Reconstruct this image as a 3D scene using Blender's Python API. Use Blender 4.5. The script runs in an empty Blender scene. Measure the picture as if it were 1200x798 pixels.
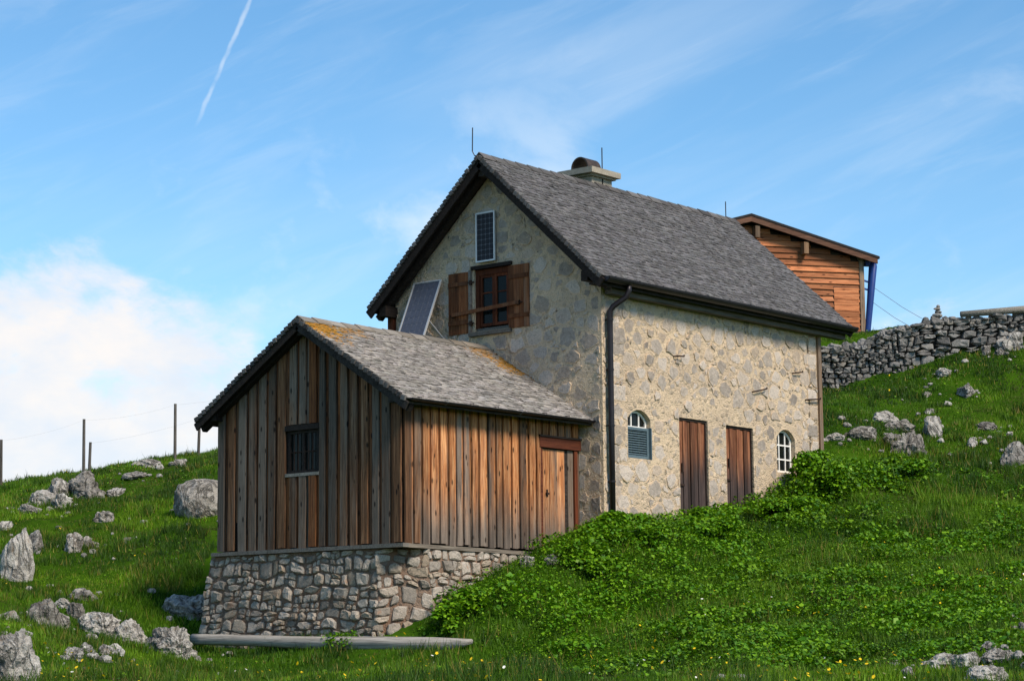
import bpy, bmesh, math, random
import numpy as np
from mathutils import Vector, Matrix, noise as mnoise
from mathutils.geometry import tessellate_polygon

# ------------------------------------------------------------------ camera, sky, sun, exposure
scene = bpy.context.scene
col = scene.collection
CAM = np.array([-35.463, -26.542, -2.574])
YAW, PITCH, ROLL, FPX = 0.682434, 0.140673, -0.0093251, 2657.54
def cam_axes(yaw=YAW, pitch=PITCH, roll=ROLL):
    f = np.array([math.cos(yaw)*math.cos(pitch), math.sin(yaw)*math.cos(pitch), math.sin(pitch)])
    r = np.array([math.sin(yaw), -math.cos(yaw), 0.0]); u = np.cross(r, f)
    return r*math.cos(roll)+u*math.sin(roll), -r*math.sin(roll)+u*math.cos(roll), f
RV, UV, FV = cam_axes()
cd = bpy.data.cameras.new('camera'); cam = bpy.data.objects.new('camera', cd); col.objects.link(cam)
cd.sensor_width = 36; cd.lens = FPX/1200*36; cd.clip_end = 6000; cd.clip_start = 0.5
cam.matrix_world = Matrix(((RV[0], UV[0], -FV[0], CAM[0]), (RV[1], UV[1], -FV[1], CAM[1]), (RV[2], UV[2], -FV[2], CAM[2]), (0, 0, 0, 1)))
scene.camera = cam
scene.view_settings.view_transform = 'Standard'; scene.view_settings.look = 'None'
scene.view_settings.exposure = 0.5; scene.view_settings.gamma = 1.0
scene.view_settings.use_curve_mapping = False

def lin(*c):
    o = []
    for v in c:
        v = v/255.0
        o.append(v/12.92 if v <= 0.04045 else ((v+0.055)/1.055)**2.4)
    return tuple(o)
def rgba(c): return (c[0], c[1], c[2], 1.0)

SUN_EL = math.radians(45); SUN_AZ = math.radians(-97)      # azimuth counted from +X towards +Y
sund = bpy.data.lights.new('sun', 'SUN'); sund.energy = 3.7; sund.angle = math.radians(16); sund.color = (1.0, 0.89, 0.75)
sun = bpy.data.objects.new('sun', sund); col.objects.link(sun)
SD = Vector((math.cos(SUN_EL)*math.cos(SUN_AZ), math.cos(SUN_EL)*math.sin(SUN_AZ), math.sin(SUN_EL)))
sun.rotation_euler = SD.to_track_quat('Z', 'Y').to_euler(); sun.location = (0, -30, 40)

class NT:
    """small helper to wire node trees"""
    def __init__(s, tree): s.t = tree; s.t.nodes.clear()
    def n(s, kind, **kw):
        nd = s.t.nodes.new(kind)
        for k, v in kw.items():
            if k.startswith('i_'):
                nd.inputs[k[2:].replace('_', ' ')].default_value = v
            else: setattr(nd, k, v)
        return nd
    def l(s, a, b): s.t.links.new(a, b)
    def val(s, v, sock):
        if hasattr(v, 'is_linked') or hasattr(v, 'links'): s.l(v, sock)
        else: sock.default_value = v
    def math(s, op, a, b=0.0, c=None, clamp=False):
        nd = s.n('ShaderNodeMath', operation=op, use_clamp=clamp); s.val(a, nd.inputs[0]); s.val(b, nd.inputs[1])
        if c is not None: s.val(c, nd.inputs[2])
        return nd.outputs[0]
    def vmath(s, op, a, b=(0, 0, 0)):
        nd = s.n('ShaderNodeVectorMath', operation=op); s.val(a, nd.inputs[0])
        s.val(b, nd.inputs[1])
        return nd.outputs['Value'] if op in ('DOT_PRODUCT', 'LENGTH', 'DISTANCE') else nd.outputs[0]
    def mix(s, f, a, b, mode='MIX'):
        nd = s.n('ShaderNodeMix', data_type='RGBA', blend_type=mode); s.val(f, nd.inputs[0])
        for v, sk in ((a, nd.inputs[6]), (b, nd.inputs[7])):
            if isinstance(v, tuple): sk.default_value = rgba(v)
            else: s.l(v, sk)
        return nd.outputs[2]
    def smooth(s, v, a, b):
        nd = s.n('ShaderNodeMapRange', interpolation_type='SMOOTHSTEP'); s.val(v, nd.inputs[0])
        nd.inputs[1].default_value = a; nd.inputs[2].default_value = b
        return nd.outputs[0]
    def noise(s, vec, scale=1.0, detail=4.0, rough=0.55, dist=0.0):
        nd = s.n('ShaderNodeTexNoise'); s.l(vec, nd.inputs['Vector'])
        nd.inputs['Scale'].default_value = scale; nd.inputs['Detail'].default_value = detail
        nd.inputs['Roughness'].default_value = rough; nd.inputs['Distortion'].default_value = dist
        return nd.outputs[0]
    def voro(s, vec, scale=1.0, feature='F1', out='Distance', rnd=1.0):
        nd = s.n('ShaderNodeTexVoronoi', feature=feature); s.l(vec, nd.inputs['Vector'])
        nd.inputs['Scale'].default_value = scale; nd.inputs['Randomness'].default_value = rnd
        return nd.outputs[out]
    def ramp(s, f, stops):
        nd = s.n('ShaderNodeValToRGB'); s.l(f, nd.inputs[0]); e = nd.color_ramp.elements
        while len(e) > 1: e.remove(e[-1])
        e[0].position = stops[0][0]; e[0].color = rgba(stops[0][1])
        for p, c in stops[1:]:
            x = e.new(p); x.color = rgba(c)
        return nd.outputs[0]

# ---- world: Nishita sky, thin clouds by direction
w = bpy.data.worlds.new('World'); scene.world = w; w.use_nodes = True
g = NT(w.node_tree)
sky = g.n('ShaderNodeTexSky', sky_type='NISHITA', sun_disc=False, sun_elevation=SUN_EL, sun_rotation=math.pi/2-SUN_AZ,
          altitude=1700, air_density=1.15, dust_density=0.35, ozone_density=2.5)
hs = g.n('ShaderNodeHueSaturation'); hs.inputs['Saturation'].default_value = 1.20; hs.inputs['Hue'].default_value = 0.493; hs.inputs['Value'].default_value = 1.0
g.l(sky.outputs[0], hs.inputs['Color'])
D = g.n('ShaderNodeTexCoord').outputs['Generated']
def pdir(x, y):
    v = FV + RV*(x-600)/FPX - UV*(y-399)/FPX
    return v/np.linalg.norm(v)
sep = g.n('ShaderNodeSeparateXYZ'); g.l(D, sep.inputs[0]); EL = sep.outputs[2]
stretch = g.vmath('MULTIPLY', D, (1.0, 1.0, 1.7))
n1 = g.noise(g.vmath('ADD', stretch, (3.1, 0.4, 0.2)), 11.0, 9.0, 0.60, 0.25)
n2 = g.noise(g.vmath('ADD', stretch, (7.7, 1.4, 2.2)), 26.0, 7.0, 0.62, 0.3)
# the cumulus banks lie low over the horizon, one in view to the left, others further round
def blob(x, y, r0, r1):
    return g.smooth(g.vmath('DISTANCE', g.vmath('MULTIPLY', D, (1, 1, 1.6)), tuple(float(v) for v in pdir(x, y)*np.array([1, 1, 1.6]))), r1, r0)
bank = g.math('MAXIMUM', blob(30, 500, 0.055, 0.185), g.math('MULTIPLY', blob(1080, 390, 0.0, 0.085), 0.74))
bank = g.math('MAXIMUM', bank, g.math('MULTIPLY', blob(330, 480, 0.0, 0.13), 0.62))
bank = g.math('MAXIMUM', bank, g.math('MULTIPLY', g.smooth(g.noise(g.vmath('MULTIPLY', D, (1, 1, 0.3)), 1.6, 1.0), 0.52, 0.7), g.smooth(EL, 0.2, 0.02)))
cum = g.smooth(g.math('ADD', bank, g.math('MULTIPLY', g.math('SUBTRACT', g.math('ADD', g.math('MULTIPLY', n1, 0.72), g.math('MULTIPLY', n2, 0.28)), 0.5), 2.5)), 0.44, 0.92)
# cirrus streaks drawn out along one direction of the sky
A1 = pdir(320, 330) ; B1 = pdir(980, 40); tdir = B1-A1; tdir /= np.linalg.norm(tdir); ndir = np.cross(A1, tdir); ndir /= np.linalg.norm(ndir)
cmb = g.n('ShaderNodeCombineXYZ'); g.l(g.math('MULTIPLY', g.vmath('DOT_PRODUCT', D, tuple(map(float, tdir))), 2.2), cmb.inputs[0])
g.l(g.math('MULTIPLY', g.vmath('DOT_PRODUCT', D, tuple(map(float, ndir))), 13.0), cmb.inputs[1])
cirr = g.math('ADD', g.math('MULTIPLY', g.smooth(g.noise(cmb.outputs[0], 1.6, 5.0, 0.5, 0.4), 0.40, 0.74), 0.6), g.math('MULTIPLY', g.smooth(g.noise(cmb.outputs[0], 4.2, 6.0, 0.6, 0.6), 0.45, 0.75), 0.4))
wisp = g.math('MULTIPLY', g.smooth(g.noise(g.vmath('MULTIPLY', D, (1, 1, 1.5)), 9.0, 8.0, 0.58, 0.2), 0.50, 0.70), g.smooth(EL, 0.30, 0.17))
thin = g.math('MAXIMUM', g.math('MULTIPLY', cirr, 0.33), g.math('MULTIPLY', wisp, 0.62))
# contrail along a great circle
CA, CB = pdir(214, 183), pdir(294, 0); cn = np.cross(CA, CB); cn /= np.linalg.norm(cn); ct = np.cross(cn, CA)
cdist = g.math('ABSOLUTE', g.math('ADD', g.vmath('DOT_PRODUCT', D, tuple(map(float, cn))), g.math('MULTIPLY', g.math('SUBTRACT', g.noise(D, 90.0, 3.0), 0.5), 0.0022)))
calong = g.vmath('DOT_PRODUCT', D, tuple(map(float, ct)))
trail = g.math('MULTIPLY', g.smooth(cdist, 0.0014, 0.0002), g.math('MULTIPLY', g.smooth(calong, 0.010, 0.030), g.smooth(calong, 0.2, 0.1)))
trail = g.math('MULTIPLY', trail, g.smooth(g.noise(D, 75.0, 3.0), 0.30, 0.62))
trail = g.math('MULTIPLY', trail, g.smooth(g.vmath('DOT_PRODUCT', D, tuple(map(float, CA))), 0.3, 0.6))
cl = g.math('MAXIMUM', thin, g.math('MULTIPLY', trail, 0.42))
c1 = g.mix(cl, hs.outputs[0], (5.2, 5.7, 6.2))
shade = g.smooth(g.noise(g.vmath('ADD', stretch, (3.1, 0.4, 0.26)), 11.0, 6.0, 0.6), 0.35, 0.7)
c2 = g.mix(g.math('MULTIPLY', cum, 0.90), c1, g.mix(shade, (4.7, 5.0, 5.5), (6.4, 5.75, 5.2)))
bg = g.n('ShaderNodeBackground'); g.l(c2, bg.inputs[0]); bg.inputs[1].default_value = 0.122
g.l(bg.outputs[0], g.n('ShaderNodeOutputWorld').inputs[0])

# ------------------------------------------------------------------ helpers
R_ = random.Random(7)
FR = {}                                         # frame origin (in the thing's frame) of each object
def props(o, label=None, cat=None, group=None, kind=None):
    if label: o['label'] = label
    if cat: o['category'] = cat
    if group: o['group'] = group
    if kind: o['kind'] = kind
    return o
def thing(name, label, cat, loc=(0, 0, 0), rotz=0.0, group=None, local=False):
    o = bpy.data.objects.new(name, None); col.objects.link(o); o.empty_display_size = 0.3
    o.location = loc; o.rotation_euler = (0, 0, rotz)
    FR[o.name] = Vector((0, 0, 0)) if local else Vector(loc)
    return props(o, label, cat, group)
def obj(name, vf, mat, parent=None, smooth=False, kind=None, label=None, cat=None, group=None, flip=True, edge=None, tone=None):
    v, f = vf
    v = [Vector(p) for p in v]
    lo = Vector((min(p.x for p in v), min(p.y for p in v), min(p.z for p in v)))
    hi = Vector((max(p.x for p in v), max(p.y for p in v), max(p.z for p in v)))
    c = (lo+hi)/2
    if parent is None: c.z = lo.z
    me = bpy.data.meshes.new(name); me.from_pydata([p-c for p in v], [], f)
    if flip:
        bm = bmesh.new(); bm.from_mesh(me); bmesh.ops.recalc_face_normals(bm, faces=bm.faces); bm.to_mesh(me); bm.free()
    if smooth: me.polygons.foreach_set('use_smooth', [True]*len(me.polygons))
    if tone is not None: me.attributes.new('tone', 'FLOAT', 'POINT').data.foreach_set('value', tone)
    if edge is not None: me.attributes.new('edge', 'FLOAT', 'POINT').data.foreach_set('value', edge)
    me.materials.append(mat)
    o = bpy.data.objects.new(name, me); col.objects.link(o)
    if parent is not None:
        o.parent = parent; o.location = c-FR[parent.name]
    else: o.location = c
    FR[o.name] = c
    return props(o, label, cat, group, kind)
def join(*parts):
    V, F = [], []
    for v, f in parts:
        b = len(V); V += [tuple(p) for p in v]; F += [[i+b for i in q] for q in f]
    return V, F
BF = [(0, 1, 2, 3), (7, 6, 5, 4), (0, 4, 5, 1), (1, 5, 6, 2), (2, 6, 7, 3), (3, 7, 4, 0)]
def box(x0, x1, y0, y1, z0, z1):
    return [(x0, y0, z0), (x1, y0, z0), (x1, y1, z0), (x0, y1, z0), (x0, y0, z1), (x1, y0, z1), (x1, y1, z1), (x0, y1, z1)], list(BF)
def beam(p, q, wd, ht, up=(0, 0, 1)):
    p, q, up = Vector(p), Vector(q), Vector(up)
    t = (q-p).normalized(); s = t.cross(up).normalized(); u = s.cross(t)
    V = []
    for e in (p, q):
        for a, b in ((-1, -1), (1, -1), (1, 1), (-1, 1)): V.append(e+s*(a*wd/2)+u*(b*ht/2))
    return V, list(BF)
def tube(pts, r, n=8, cap=True):
    pts = [Vector(p) for p in pts]; V, F = [], []
    rs = r if isinstance(r, (list, tuple)) else [r]*len(pts)
    ref = Vector((0.31, 0.52, 0.79))
    for i, p in enumerate(pts):
        t = (pts[min(i+1, len(pts)-1)]-pts[max(i-1, 0)]).normalized()
        a = t.cross(ref).normalized(); b = t.cross(a)
        for k in range(n):
            an = 2*math.pi*k/n; V.append(p+a*(rs[i]*math.cos(an))+b*(rs[i]*math.sin(an)))
    for i in range(len(pts)-1):
        for k in range(n): F.append((i*n+k, i*n+(k+1) % n, (i+1)*n+(k+1) % n, (i+1)*n+k))
    if cap: F += [tuple(range(n)), tuple(range(len(pts)*n-1, len(pts)*n-n-1, -1))]
    return V, F
def prism(poly, fr, d0, d1):
    """2-D outline extruded along the frame normal between depths d0 and d1; fr = (origin, ax, ay, n)"""
    o, ax, ay, nn = [Vector(q) for q in fr]; n = len(poly)
    V = [o+ax*a+ay*b+nn*d for d in (d0, d1) for a, b in poly]
    return V, [tuple(range(n)), tuple(range(2*n-1, n-1, -1))]+[(i, (i+1) % n, n+(i+1) % n, n+i) for i in range(n)]
def holed(outer, holes, fr, thick):
    """wall slab with real openings; front at depth 0, back at -thick"""
    o, ax, ay, nn = [Vector(q) for q in fr]; loops = [outer]+holes
    flat = [p for lp in loops for p in lp]
    tri = tessellate_polygon([[Vector((a, b, 0)) for a, b in lp] for lp in loops])
    V = [o+ax*a+ay*b for a, b in flat]+[o+ax*a+ay*b-nn*thick for a, b in flat]; N = len(flat)
    F = [tuple(t) for t in tri]+[tuple(N+i for i in reversed(t)) for t in tri]
    b = 0
    for lp in loops:
        m = len(lp)
        for i in range(m): F.append((b+i, b+(i+1) % m, N+b+(i+1) % m, N+b+i))
        b += m
    return V, F
def wplank(fr, a0, a1, b0, bt0, bt1, d0, d1, rng, seg=4, wob=0.006):
    """a sawn board with slightly uneven edges: spans a0..a1 across, b0 up to bt0/bt1 (left/right top)"""
    o, ax, ay, nn = [Vector(q) for q in fr]; V, F = [], []
    for i in range(seg+1):
        t = i/seg; ja, jb, jd = [rng.uniform(-wob, wob) for _ in range(3)]
        for a, bt, j in ((a0, bt0, ja), (a1, bt1, jb)):
            b = b0+(bt-b0)*t
            for d in (d0, d1): V.append(o+ax*(a+j)+ay*b+nn*(d+(jd*0.6 if d == d1 else 0)))
    for i in range(seg):
        q = i*4; F += [(q, q+2, q+6, q+4), (q+1, q+5, q+7, q+3), (q, q+4, q+5, q+1), (q+2, q+3, q+7, q+6)]
    F += [(0, 1, 3, 2), (seg*4, seg*4+2, seg*4+3, seg*4+1)]
    return V, F

# ---- numpy meshes
def np_mesh(name, V, T, mat, colr=None, smooth=False, parent=None, kind=None, nv=3, **kw):
    me = bpy.data.meshes.new(name); V = np.asarray(V, np.float32); T = np.asarray(T, np.int32)
    me.vertices.add(len(V)); me.vertices.foreach_set('co', V.ravel())
    me.loops.add(T.size); me.loops.foreach_set('vertex_index', T.ravel())
    me.polygons.add(len(T)); me.polygons.foreach_set('loop_start', np.arange(0, T.size, nv, dtype=np.int32))
    if smooth: me.polygons.foreach_set('use_smooth', np.ones(len(T), bool))
    me.update(calc_edges=True)
    if colr is not None:
        at = me.attributes.new('col', 'FLOAT_COLOR', 'POINT')
        c4 = np.ones((len(V), 4), np.float32); c4[:, :3] = colr; at.data.foreach_set('color', c4.ravel())
    me.materials.append(mat)
    o = bpy.data.objects.new(name, me); col.objects.link(o); FR[o.name] = Vector((0, 0, 0))
    if parent is not None: o.parent = parent; o.location = -FR[parent.name]
    return props(o, kind=kind, **kw)
NPR = np.random.RandomState(11)
_perm = NPR.rand(256, 256)
def vnoise(x, y):
    xi = np.floor(x).astype(int); yi = np.floor(y).astype(int); fx = x-xi; fy = y-yi
    fx = fx*fx*(3-2*fx); fy = fy*fy*(3-2*fy); P = lambda a, b: _perm[a & 255, b & 255]
    return (P(xi, yi)*(1-fx)+P(xi+1, yi)*fx)*(1-fy)+(P(xi, yi+1)*(1-fx)+P(xi+1, yi+1)*fx)*fy
def fbm(x, y, o=4):
    s = 0; a = 0.5; t = 0
    for k in range(o): s = s+a*vnoise(x*2**k+17.3*k, y*2**k+5.1*k); t += a; a *= 0.5
    return s/t
def ss(x, a, b):
    t = np.clip((x-a)/(b-a), 0, 1); return t*t*(3-2*t)

# ------------------------------------------------------------------ materials
def new_mat(name, rough=0.85, spec=0.25):
    m = bpy.data.materials.new(name); m.use_nodes = True; q = NT(m.node_tree)
    b = q.n('ShaderNodeBsdfPrincipled'); b.inputs['Roughness'].default_value = rough; b.inputs['Specular IOR Level'].default_value = spec
    q.l(b.outputs[0], q.n('ShaderNodeOutputMaterial').inputs[0]); q.b = b
    return m, q
def bump(q, h, strength=0.5, dist=0.02):
    bp = q.n('ShaderNodeBump'); bp.inputs['Strength'].default_value = strength; bp.inputs['Distance'].default_value = dist
    q.l(h, bp.inputs['Height']); q.l(bp.outputs[0], q.b.inputs['Normal'])
def wood(name, axis, dark, mid, light, grey, greylo, greyhi, band=None, rough=0.8, knots=True, bandcol=None):
    m, q = new_mat(name, rough, 0.2)
    tc = q.n('ShaderNodeTexCoord').outputs['Object']; rnd = q.n('ShaderNodeObjectInfo').outputs['Random']
    off = q.n('ShaderNodeCombineXYZ')
    for i, k in enumerate((37.0, 71.0, 113.0)): q.l(q.math('MULTIPLY', rnd, k), off.inputs[i])
    v = q.vmath('ADD', tc, off.outputs[0])
    sc = lambda a, l: tuple(l if 'xyz'[i] == axis else a for i in range(3))
    gr = q.noise(q.vmath('MULTIPLY', v, sc(34, 1.3)), 1.0, 6, 0.7, 0.6)
    st = q.noise(q.vmath('MULTIPLY', v, sc(7, 0.55)), 1.0, 4, 0.6)
    bl = q.noise(q.vmath('MULTIPLY', v, sc(3, 1.6)), 1.0, 4, 0.6)
    c = q.ramp(gr, [(0.28, dark), (0.48, mid), (0.72, light)])
    r2 = q.math('FRACT', q.math('MULTIPLY', rnd, 17.31))
    f = q.math('ADD', q.math('MULTIPLY', st, 0.9), q.math('ADD', q.math('MULTIPLY', r2, 0.55), q.math('MULTIPLY', bl, 0.35)))
    gf = q.smooth(f, greylo, greyhi)
    gcol = q.ramp(gr, [(0.28, tuple(x*0.42 for x in grey)), (0.5, grey), (0.75, tuple(min(1, x*1.55) for x in grey))])
    if band:                                            # greyed, rain-splashed lower ends of the boards
        z = q.n('ShaderNodeSeparateXYZ'); q.l(q.n('ShaderNodeNewGeometry').outputs['Position'], z.inputs[0])
        zz = q.math('ADD', z.outputs[2], q.math('MULTIPLY', q.math('SUBTRACT', st, 0.5), 1.3))
        gf = q.math('MAXIMUM', gf, q.smooth(zz, band[1], band[0]))
    c = q.mix(gf, c, gcol)
    r3 = q.math('FRACT', q.math('MULTIPLY', rnd, 53.7))
    tone = q.n('ShaderNodeCombineXYZ'); tv = q.math('ADD', 0.48, q.math('MULTIPLY', r3, 0.80))
    for i in range(3): q.l(tv, tone.inputs[i])
    c = q.mix(1.0, c, tone.outputs[0], 'MULTIPLY')
    if knots:
        kd = q.voro(q.vmath('MULTIPLY', v, sc(7.0, 2.6)), 1.0)
        c = q.mix(q.math('MULTIPLY', q.smooth(kd, 0.20, 0.08), 0.9), c, tuple(x*0.35 for x in dark))
    stn = q.smooth(q.noise(q.vmath('MULTIPLY', v, sc(9, 1.1)), 1.0, 5, 0.7), 0.54, 0.72)
    c = q.mix(q.math('MULTIPLY', stn, 0.6), c, tuple(x*0.45 for x in dark))
    q.l(c, q.b.inputs['Base Color']); bump(q, gr, 0.7, 0.014)
    return m
W_GABLE = wood('weathered_outer_board', 'z', lin(36, 24, 17), lin(108, 74, 50), lin(152, 114, 82), lin(120, 107, 95), 0.66, 1.2)
W_INNER = wood('protected_inner_board', 'z', lin(48, 26, 15), lin(108, 64, 36), lin(150, 96, 56), lin(84, 72, 60), 0.9, 1.5)
W_SUN = wood('sun_browned_board', 'z', lin(44, 27, 17), lin(172, 110, 66), lin(226, 176, 126), lin(108, 96, 86), 0.80, 1.30, band=(-0.35, 0.85))
W_DOOR = wood('brown_door_board', 'z', lin(44, 22, 16), lin(112, 68, 46), lin(170, 122, 88), lin(66, 55, 52), 1.3, 1.7, band=(1.0, 1.9), knots=False)
W_DARK = wood('dark_roof_timber', 'x', lin(20, 16, 14), lin(42, 34, 30), lin(66, 56, 50), lin(72, 66, 62), 0.9, 1.4, knots=False)
W_RIDGE = wood('grey_ridge_wood', 'x', lin(48, 45, 44), lin(86, 82, 80), lin(112, 108, 106), lin(96, 94, 92), 0.7, 1.3, knots=False)
W_BARGE = wood('brown_barge_board', 'x', lin(46, 30, 24), lin(92, 64, 50), lin(118, 86, 68), lin(96, 74, 62), 1.0, 1.6, knots=False)
W_GREYX = wood('grey_eave_board', 'x', lin(70, 62, 54), lin(118, 108, 96), lin(150, 140, 126), lin(130, 124, 116), 0.6, 1.2, knots=False)
W_RED = wood('red_brown_window_wood', 'z', lin(46, 22, 12), lin(92, 46, 26), lin(122, 68, 40), lin(100, 70, 54), 1.5, 1.9, knots=False)
W_SHUT = wood('brown_shutter_board', 'z', lin(62, 34, 20), lin(112, 66, 38), lin(138, 92, 58), lin(118, 98, 80), 0.95, 1.6, knots=False)
W_LINT = wood('red_brown_lintel', 'x', lin(36, 18, 12), lin(80, 40, 25), lin(106, 60, 38), lin(80, 50, 36), 1.2, 1.8, knots=False)
W_CABIN = wood('larch_board', 'x', lin(92, 50, 30), lin(172, 106, 68), lin(204, 140, 96), lin(148, 104, 78), 0.95, 1.6)
W_LOG = wood('bleached_log', 'x', lin(66, 62, 56), lin(128, 122, 112), lin(168, 162, 150), lin(140, 134, 126), 0.7, 1.3, knots=False)
W_POST = wood('grey_post', 'z', lin(50, 46, 44), lin(88, 82, 76), lin(110, 104, 98), lin(96, 92, 88), 0.7, 1.3, knots=False)
W_CORN = wood('brown_corner_post', 'z', lin(70, 52, 40), lin(128, 100, 76), lin(156, 128, 100), lin(120, 108, 96), 0.8, 1.4, knots=False)

def plain(name, c, rough=0.6, spec=0.3, metal=0.0, var=0.25, scale=6.0, bmp=0.0):
    m, q = new_mat(name, rough, spec); q.b.inputs['Metallic'].default_value = metal
    p = q.n('ShaderNodeNewGeometry').outputs['Position']; nz = q.noise(p, scale, 5, 0.6)
    q.l(q.mix(q.smooth(nz, 0.25, 0.8), tuple(x*(1-var) for x in c), tuple(min(1, x*(1+var)) for x in c)), q.b.inputs['Base Color'])
    if bmp: bump(q, q.noise(p, scale*6, 4, 0.6), bmp, 0.01)
    return m
M_IRON = plain('dark_gutter_metal', lin(34, 30, 34), 0.45, 0.4, 0.3, 0.3)
M_RUST = plain('rusty_iron', lin(52, 36, 28), 0.8, 0.3, 0.2, 0.4, 30)
M_WHITE = plain('white_window_paint', lin(226, 222, 214), 0.5, 0.3, 0, 0.06)
M_SHUT = plain('blue_green_louvre_paint', lin(84, 102, 110), 0.6, 0.3, 0, 0.15, 20)
M_CONC = plain('chimney_concrete', lin(150, 142, 128), 0.9, 0.2, 0, 0.18, 9, 0.4)
M_HOOD = plain('weathered_copper_hood', lin(74, 62, 54), 0.55, 0.4, 0.5, 0.3, 9)
M_ALU = plain('aluminium_frame', lin(196, 196, 196), 0.4, 0.5, 0.4, 0.05)
M_CELL = plain('solar_cell', lin(36, 37, 44), 0.5, 0.2, 0.0, 0.2, 12)
M_CELL2 = plain('sky_lit_solar_cell', lin(74, 77, 88), 0.4, 0.4, 0.0, 0.15, 12)  # paler copy of the cell colour, with the sky's reflection put into it
M_BACK = plain('solar_backing', lin(92, 94, 102), 0.5, 0.25, 0, 0.05)
M_BLUE = plain('blue_pipe', lin(18, 52, 118), 0.45, 0.4, 0, 0.12)
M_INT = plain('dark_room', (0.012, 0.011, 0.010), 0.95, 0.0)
M_CURT = plain('drawn_curtain', lin(150, 132, 112), 0.9, 0.1, 0, 0.15, 14)
M_CURT2 = plain('ochre_cloth', lin(170, 116, 66), 0.9, 0.1, 0, 0.15, 14)
M_WIRE = plain('grey_wire', lin(120, 122, 128), 0.5, 0.3, 0.3, 0.1)
M_WIREL = plain('galvanised_fence_wire', lin(186, 188, 192), 0.5, 0.3, 0.2, 0.05)
M_TAR = plain('dark_roofing_felt', lin(44, 40, 40), 0.9, 0.2, 0, 0.3, 5, 0.3)
def glass_mat():
    m, q = new_mat('window_glass', 0.04, 0.5)
    q.b.inputs['Base Color'].default_value = (0.02, 0.024, 0.022, 1)
    q.b.inputs['Transmission Weight'].default_value = 0.55; q.b.inputs['IOR'].default_value = 1.25; q.b.inputs['Specular IOR Level'].default_value = 0.2
    return m
M_GLASS = glass_mat()

def mortar(name, c1, c2, c3, bstr=0.9):
    m, q = new_mat(name, 0.95, 0.1); p = q.n('ShaderNodeNewGeometry').outputs['Position']
    big = q.noise(p, 0.8, 4, 0.6); mid = q.noise(p, 5.0, 6, 0.65); fine = q.noise(p, 38.0, 5, 0.7)
    c = q.mix(q.smooth(big, 0.35, 0.68), c1, c2)
    c = q.mix(q.smooth(mid, 0.52, 0.72), c, c3)
    chip = q.n('ShaderNodeTexVoronoi'); q.l(p, chip.inputs['Vector']); chip.inputs['Scale'].default_value = 10.0
    tonev = q.n('ShaderNodeSeparateColor'); q.l(chip.outputs['Color'], tonev.inputs[0])
    cm = q.math('MULTIPLY', q.smooth(chip.outputs['Distance'], 0.62, 0.38), q.smooth(tonev.outputs[0], 0.45, 0.6))
    c = q.mix(q.math('MULTIPLY', cm, 0.55), c, q.mix(tonev.outputs[1], tuple(x*0.55 for x in c3), tuple(min(.8, x*1.15) for x in c1)))
    peb = q.voro(p, 24.0); c = q.mix(q.math('MULTIPLY', q.smooth(peb, 0.34, 0.12), 0.5), c, tuple(x*0.8 for x in c3))
    c = q.mix(q.math('MULTIPLY', q.smooth(fine, 0.56, 0.36), 0.42), c, tuple(x*0.38 for x in c1))
    pit = q.voro(p, 5.5); pm = q.math('MULTIPLY', q.smooth(pit, 0.14, 0.08), q.smooth(mid, 0.5, 0.6))
    c = q.mix(q.math('MULTIPLY', pm, 0.65), c, tuple(x*0.18 for x in c1))
    q.l(c, q.b.inputs['Base Color'])
    h = q.math('ADD', q.math('MULTIPLY', mid, 1.6), q.math('ADD', fine, q.math('MULTIPLY', q.smooth(peb, 0.5, 0.0), 0.5)))
    h = q.math('ADD', q.math('SUBTRACT', h, q.math('MULTIPLY', pm, 2.0)), q.math('MULTIPLY', cm, 0.6))
    bump(q, h, bstr, 0.03)
    return m
M_MORT = mortar('buff_wall_mortar', lin(214, 191, 161), lin(192, 171, 146), lin(174, 162, 148))
M_MORTB = mortar('red_brown_base_mortar', lin(134, 114, 98), lin(124, 94, 74), lin(124, 114, 104))
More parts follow.
